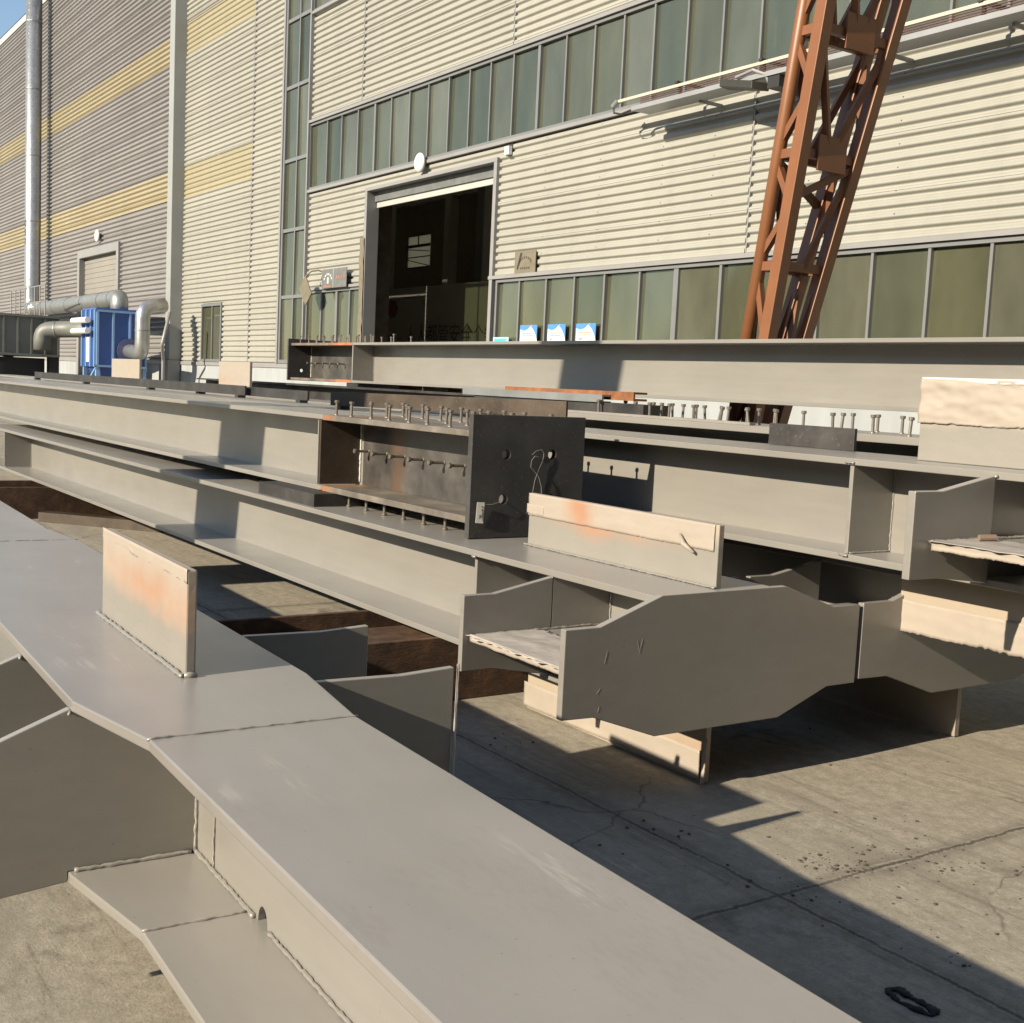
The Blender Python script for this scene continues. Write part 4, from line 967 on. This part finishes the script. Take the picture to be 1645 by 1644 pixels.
mb = MB(); mb.box(-7.95, -6.38, 5.28, 5.295, 1.545, 1.605); mb.box(-7.95, -6.38, 5.296, 5.40, 1.59, 1.605); mb.box(-7.95, -6.38, 5.296, 5.40, 1.545, 1.56); mb.build('channel', M['rust'], t)
t = thing('steel_channel', 'dull grey steel channel under the rusty one', 'steel channel', (-7.6, 5.24, 1.52), 'channels under the rear beam')
mb = MB(); mb.box(-8.45, -6.62, 5.20, 5.215, 1.525, 1.578); mb.box(-8.45, -6.62, 5.216, 5.278, 1.565, 1.578); mb.build('channel', M['galv_dark'], t)
t = thing('packing_block', 'black packing bar carrying the grey and rusty channels', 'packing', (-7.6, 5.3, 1.446))
MB().box(-8.3, -6.2, 5.22, 5.45, 1.446, 1.524).build('bar', M['black_bar'], t)
t = thing('packing_plate', 'flat black packing plate lying on the lower column under the end-plated beam', 'packing', (-7.2, 3.3, .82))
MB().box(-7.62, -6.75, 3.13, 3.75, .8215, .8985).build('plate', M['black_bar'], t)
t = thing('packing_beam', 'black packing beam in the gap under the rear beam', 'packing', (-12, 6.1, 1.2))
mb = MB(); mb.box(-17, -7.9, 6.0, 6.3, 1.30, 1.32); mb.box(-17, -7.9, 6.0, 6.3, 1.50, 1.52); mb.box(-17, -7.9, 6.14, 6.16, 1.32, 1.50); mb.build('beam', M['black_bar'], t)
for x, lb in ((-13.3, 'left'), (-9.6, 'middle'), (-2.6, 'right')):
    t = thing('steel_trestle', 'dark steel trestle under the rear beam, the %s one of three' % lb, 'trestle', (x, 6.9, 0), 'trestles under the rear beam')
    MB().box(x-.15, x+.15, 6.62, 7.18, 1.50, 1.560).build('head', M['black_bar'], t)
    mb = MB(); 
    for y in (6.68, 7.12): mb.box(x-.05, x+.05, y-.05, y+.05, 0, 1.50)
    mb.build('leg', M['black_bar'], t)
for x in (-13.0, -6.6):
    t = thing('packing_block', 'dark packing block in the shade between the %s upper and lower girders' % ('far left' if x < -9 else 'right-hand'), 'packing', (x, 4.9, .82))
    MB().box(x-.1, x+.1, 4.3, 5.6, .8215, .903).build('block', M['black_bar'], t); MB().box(x-.1, x+.1, 5.1, 5.6, .9035, .979).build('block', M['black_bar'], t)

# wire and tag on the end plate
t = thing('tie_wire', 'thin loop of tie wire hanging on the black end plate', 'wire', (-5.18, 3.66, 1.25))
def EP(px, pz): return (-5.182, px, pz)
pts = [EP(3.63,1.255),EP(3.655,1.275),EP(3.69,1.283),EP(3.705,1.262),EP(3.70,1.225),EP(3.675,1.175),EP(3.655,1.12),EP(3.645,1.06),EP(3.648,1.01)]
MB().tube(pts, .0016, 5).build('wire', M['wire'], t)
pts = [EP(3.668,1.243),EP(3.645,1.248),EP(3.625,1.225),EP(3.622,1.19),EP(3.65,1.165),EP(3.675,1.14),EP(3.695,1.09),EP(3.70,1.04)]
MB().tube([(-5.178, a[1], a[2]) for a in pts], .0016, 5).build('wire', M['wire'], t)
t = thing('paper_tag', 'small white tag wired to the lower left of the black end plate', 'tag', (-5.18, 3.33, .95))
MB().hexa([(-5.185,3.300,.905),(-5.180,3.342,.902),(-5.176,3.345,1.010),(-5.181,3.303,1.012)], [(-5.183,3.300,.905),(-5.178,3.342,.902),(-5.174,3.345,1.010),(-5.179,3.303,1.012)]).build('card', M['tag'], t)
mb = MB()
for y, z, dy, dz in ((3.318,.925,.004,.022),(3.326,.93,.003,.015),(3.334,.94,.003,.02),(3.330,.965,.003,.012),(3.327,.985,.004,.006)): mb.box(-5.1765, -5.1735, y, y+dy, z, z+dz)
mb.build('handwriting', M['mark_dark'], t)
MB().tube([(-5.178,3.345,1.0),(-5.172,3.39,1.0),(-5.175,3.44,1.012),(-5.195,3.467,1.03)], .0014, 5).build('wire', M['wire'], t)

# rag and debris on the concrete
mb = MB()
def strand(P, r0, n=40):
    P = [Vector(p) for p in P]; out = []; rr = []
    for k in range(n+1):
        t_ = k/n*(len(P)-1); i_ = min(int(t_), len(P)-2); p = P[i_].lerp(P[i_+1], t_-i_)
        p = p+Vector((.006*noise.noise(p*30), .006*noise.noise(p*30+Vector((5, 0, 0))), 0)); r_ = r0*(.75+.7*noise.noise(p*45))
        r_ *= min(1, .35+4*min(k, n-k)/n); out.append(Vector((p.x, p.y, max(r_*.55, p.z)))); rr.append(r_)
    mb.tube(out, rr, 10)
cx_, cy_ = -1.955, 2.70
strand([(cx_-.075,cy_+.010,.006),(cx_-.050,cy_+.030,.010),(cx_-.015,cy_+.020,.007),(cx_+.030,cy_+.022,.005),(cx_+.070,cy_+.015,.006),(cx_+.080,cy_-.008,.004)], .013)
strand([(cx_-.078,cy_+.012,.006),(cx_-.062,cy_-.014,.006),(cx_-.020,cy_-.026,.005),(cx_+.030,cy_-.026,.004),(cx_+.078,cy_-.012,.005)], .0095)
strand([(cx_-.060,cy_+.022,.012),(cx_-.035,cy_+.012,.012),(cx_-.010,cy_+.016,.010)], .011, 20)
strand([(cx_+.045,cy_+.018,.008),(cx_+.075,cy_-.002,.009)], .010, 16)
for v in mb.bm.verts:
    v.co += Vector((1, 1, .5))*.0045*noise.noise(v.co*120)+Vector((.5, .5, .5))*.002*noise.noise(v.co*320); v.co.z = max(.0008, v.co.z*.8)
lone('rag', mb, M['cloth'], 'crumpled black rag lying on the shaded concrete at the lower right', 'rag', smooth=True)
mb = MB()
def clod(x, y, s):
    vs = bmesh.ops.create_icosphere(mb.bm, subdivisions=1, radius=s)['verts']
    for v in vs: v.co = Vector((x, y, s*.35))+Vector((v.co.x*random.uniform(.7,1.5), v.co.y*random.uniform(.7,1.5), v.co.z*random.uniform(.35,.8)))
for cx, cy, n, sp in ((-2.70,3.30,60,.06),(-2.74,3.20,30,.045),(-2.63,3.57,70,.10),(-2.45,3.80,26,.06),(-2.04,3.04,12,.03),(-2.63,3.3,50,.16),(-2.6,3.75,40,.2),(-4.47,3.02,26,.09),(-2.3,3.5,60,.5),(-2.64,2.95,40,.12),(-3.2,2.9,40,.30),(-3.6,3.9,20,.6)):
    for _ in range(n): clod(random.gauss(cx, sp), random.gauss(cy, sp*.7), random.choice((.001,.0014,.0018,.002,.0025,.003,.004,.007)))
lone('debris', mb, simple('soil_crumbs', (.10, .085, .065), .9, 0, .3, 30), 'scattered dirt crumbs and clods along the slab joints', 'debris', kind='stuff')

# unseen post added outside the left of the view to shade the girders
t = thing('leaning_leg', 'leaning box-section post added outside the left of the view to shade the girders', 'crane leg', (-8.8, -2, 0))
MB().hexa([(-9.61,-2.2,.2),(-8.69,-2.2,.2),(-8.69,-1.8,.2),(-9.61,-1.8,.2)], [(-8.41,-2.2,6.9),(-7.49,-2.2,6.9),(-7.49,-1.8,6.9),(-8.41,-1.8,6.9)]).build('shadow_post', M['crane'], t)
MB().box(-9.9, -8.4, -2.3, -1.7, 0, .2).build('foot_plate', M['crane'], t)

nb = thing('sky_blocker', 'unseen dark green hall added outside the right of the view to darken that side', 'building', (12, 0, 0))  # added hall, never in view, that cuts sky light from the right
MB().box(9, 40, -22, 11.8, 0, 15).build('wall', simple('dark_green_sheet', (.07, .08, .07), .6), nb)
mb = MB(); mb.prism([(8.6,15.01),(40.4,15.01),(24.5,18.5)], 'y', -22.4, 11.9); mb.build('roof', M['trim'], nb)
for y in (-14, -4, 5): MB().box(8.93, 8.995, y-2, y+2, 0, 4.8).build('door', M['trim'], nb)

TONE = .75      # all paints and surfaces here are a little darker than their first guess
for mt in bpy.data.materials:
    if mt.name in ('hall_floor_paint', 'banner_print_base', 'frosted_skylight', 'dark_interior', 'black_rag', 'black_paint'): continue
    bs = mt.node_tree.nodes.get('Principled BSDF')
    if not bs: continue
    sk = bs.inputs['Base Color']
    if sk.is_linked:
        src = sk.links[0].from_socket; hs = mt.node_tree.nodes.new('ShaderNodeHueSaturation'); hs.inputs['Value'].default_value = TONE
        mt.node_tree.links.new(src, hs.inputs['Color']); mt.node_tree.links.new(hs.outputs[0], sk)

# ------------------------------------------------------------------ light, sky, camera
SUN_AZ, SUN_EL = R(-5.2), R(23.9)
d = Vector((math.sin(SUN_AZ)*math.cos(SUN_EL), math.cos(SUN_AZ)*math.cos(SUN_EL), -math.sin(SUN_EL)))
L = bpy.data.lights.new('sun', 'SUN'); L.energy = 5.0; L.angle = R(.53); L.color = (1, .868, .675)
so = bpy.data.objects.new('sun', L); COL.objects.link(so); so.rotation_euler = d.to_track_quat('-Z', 'Y').to_euler(); so.location = (0, -20, 20)
w = bpy.data.worlds.new('World'); S.world = w; w.use_nodes = True
nt = w.node_tree; bg = nt.nodes['Background']
sky = nt.nodes.new('ShaderNodeTexSky'); sky.sky_type = 'NISHITA'; sky.sun_disc = False
sky.sun_elevation = SUN_EL; sky.sun_rotation = R(180-5.2)
sky.air_density = 1.0; sky.dust_density = .4; sky.ozone_density = 1.0
nt.links.new(sky.outputs[0], bg.inputs[0]); bg.inputs[1].default_value = .092
cam = bpy.data.cameras.new('camera'); cam.sensor_width = 36; cam.lens = 36*1952.8/1645; cam.clip_end = 3000; cam.clip_start = .05
co = bpy.data.objects.new('camera', cam); COL.objects.link(co)
a, b_, g = -.974088, .101833, .0472848
fw = Vector((math.sin(a)*math.cos(b_), math.cos(a)*math.cos(b_), -math.sin(b_)))
r = fw.cross(Vector((0,0,1))).normalized(); u = r.cross(fw)
r2 = math.cos(g)*r+math.sin(g)*u; u2 = -math.sin(g)*r+math.cos(g)*u
co.matrix_world = Matrix(((r2.x,u2.x,-fw.x,0),(r2.y,u2.y,-fw.y,0),(r2.z,u2.z,-fw.z,1.6),(0,0,0,1)))
S.camera = co
S.view_settings.view_transform = 'Standard'; S.view_settings.look = 'None'; S.view_settings.gamma = 1; S.view_settings.exposure = .88
S.cycles.max_bounces = 6; S.cycles.transparent_max_bounces = 8
S.cycles.use_denoising = True
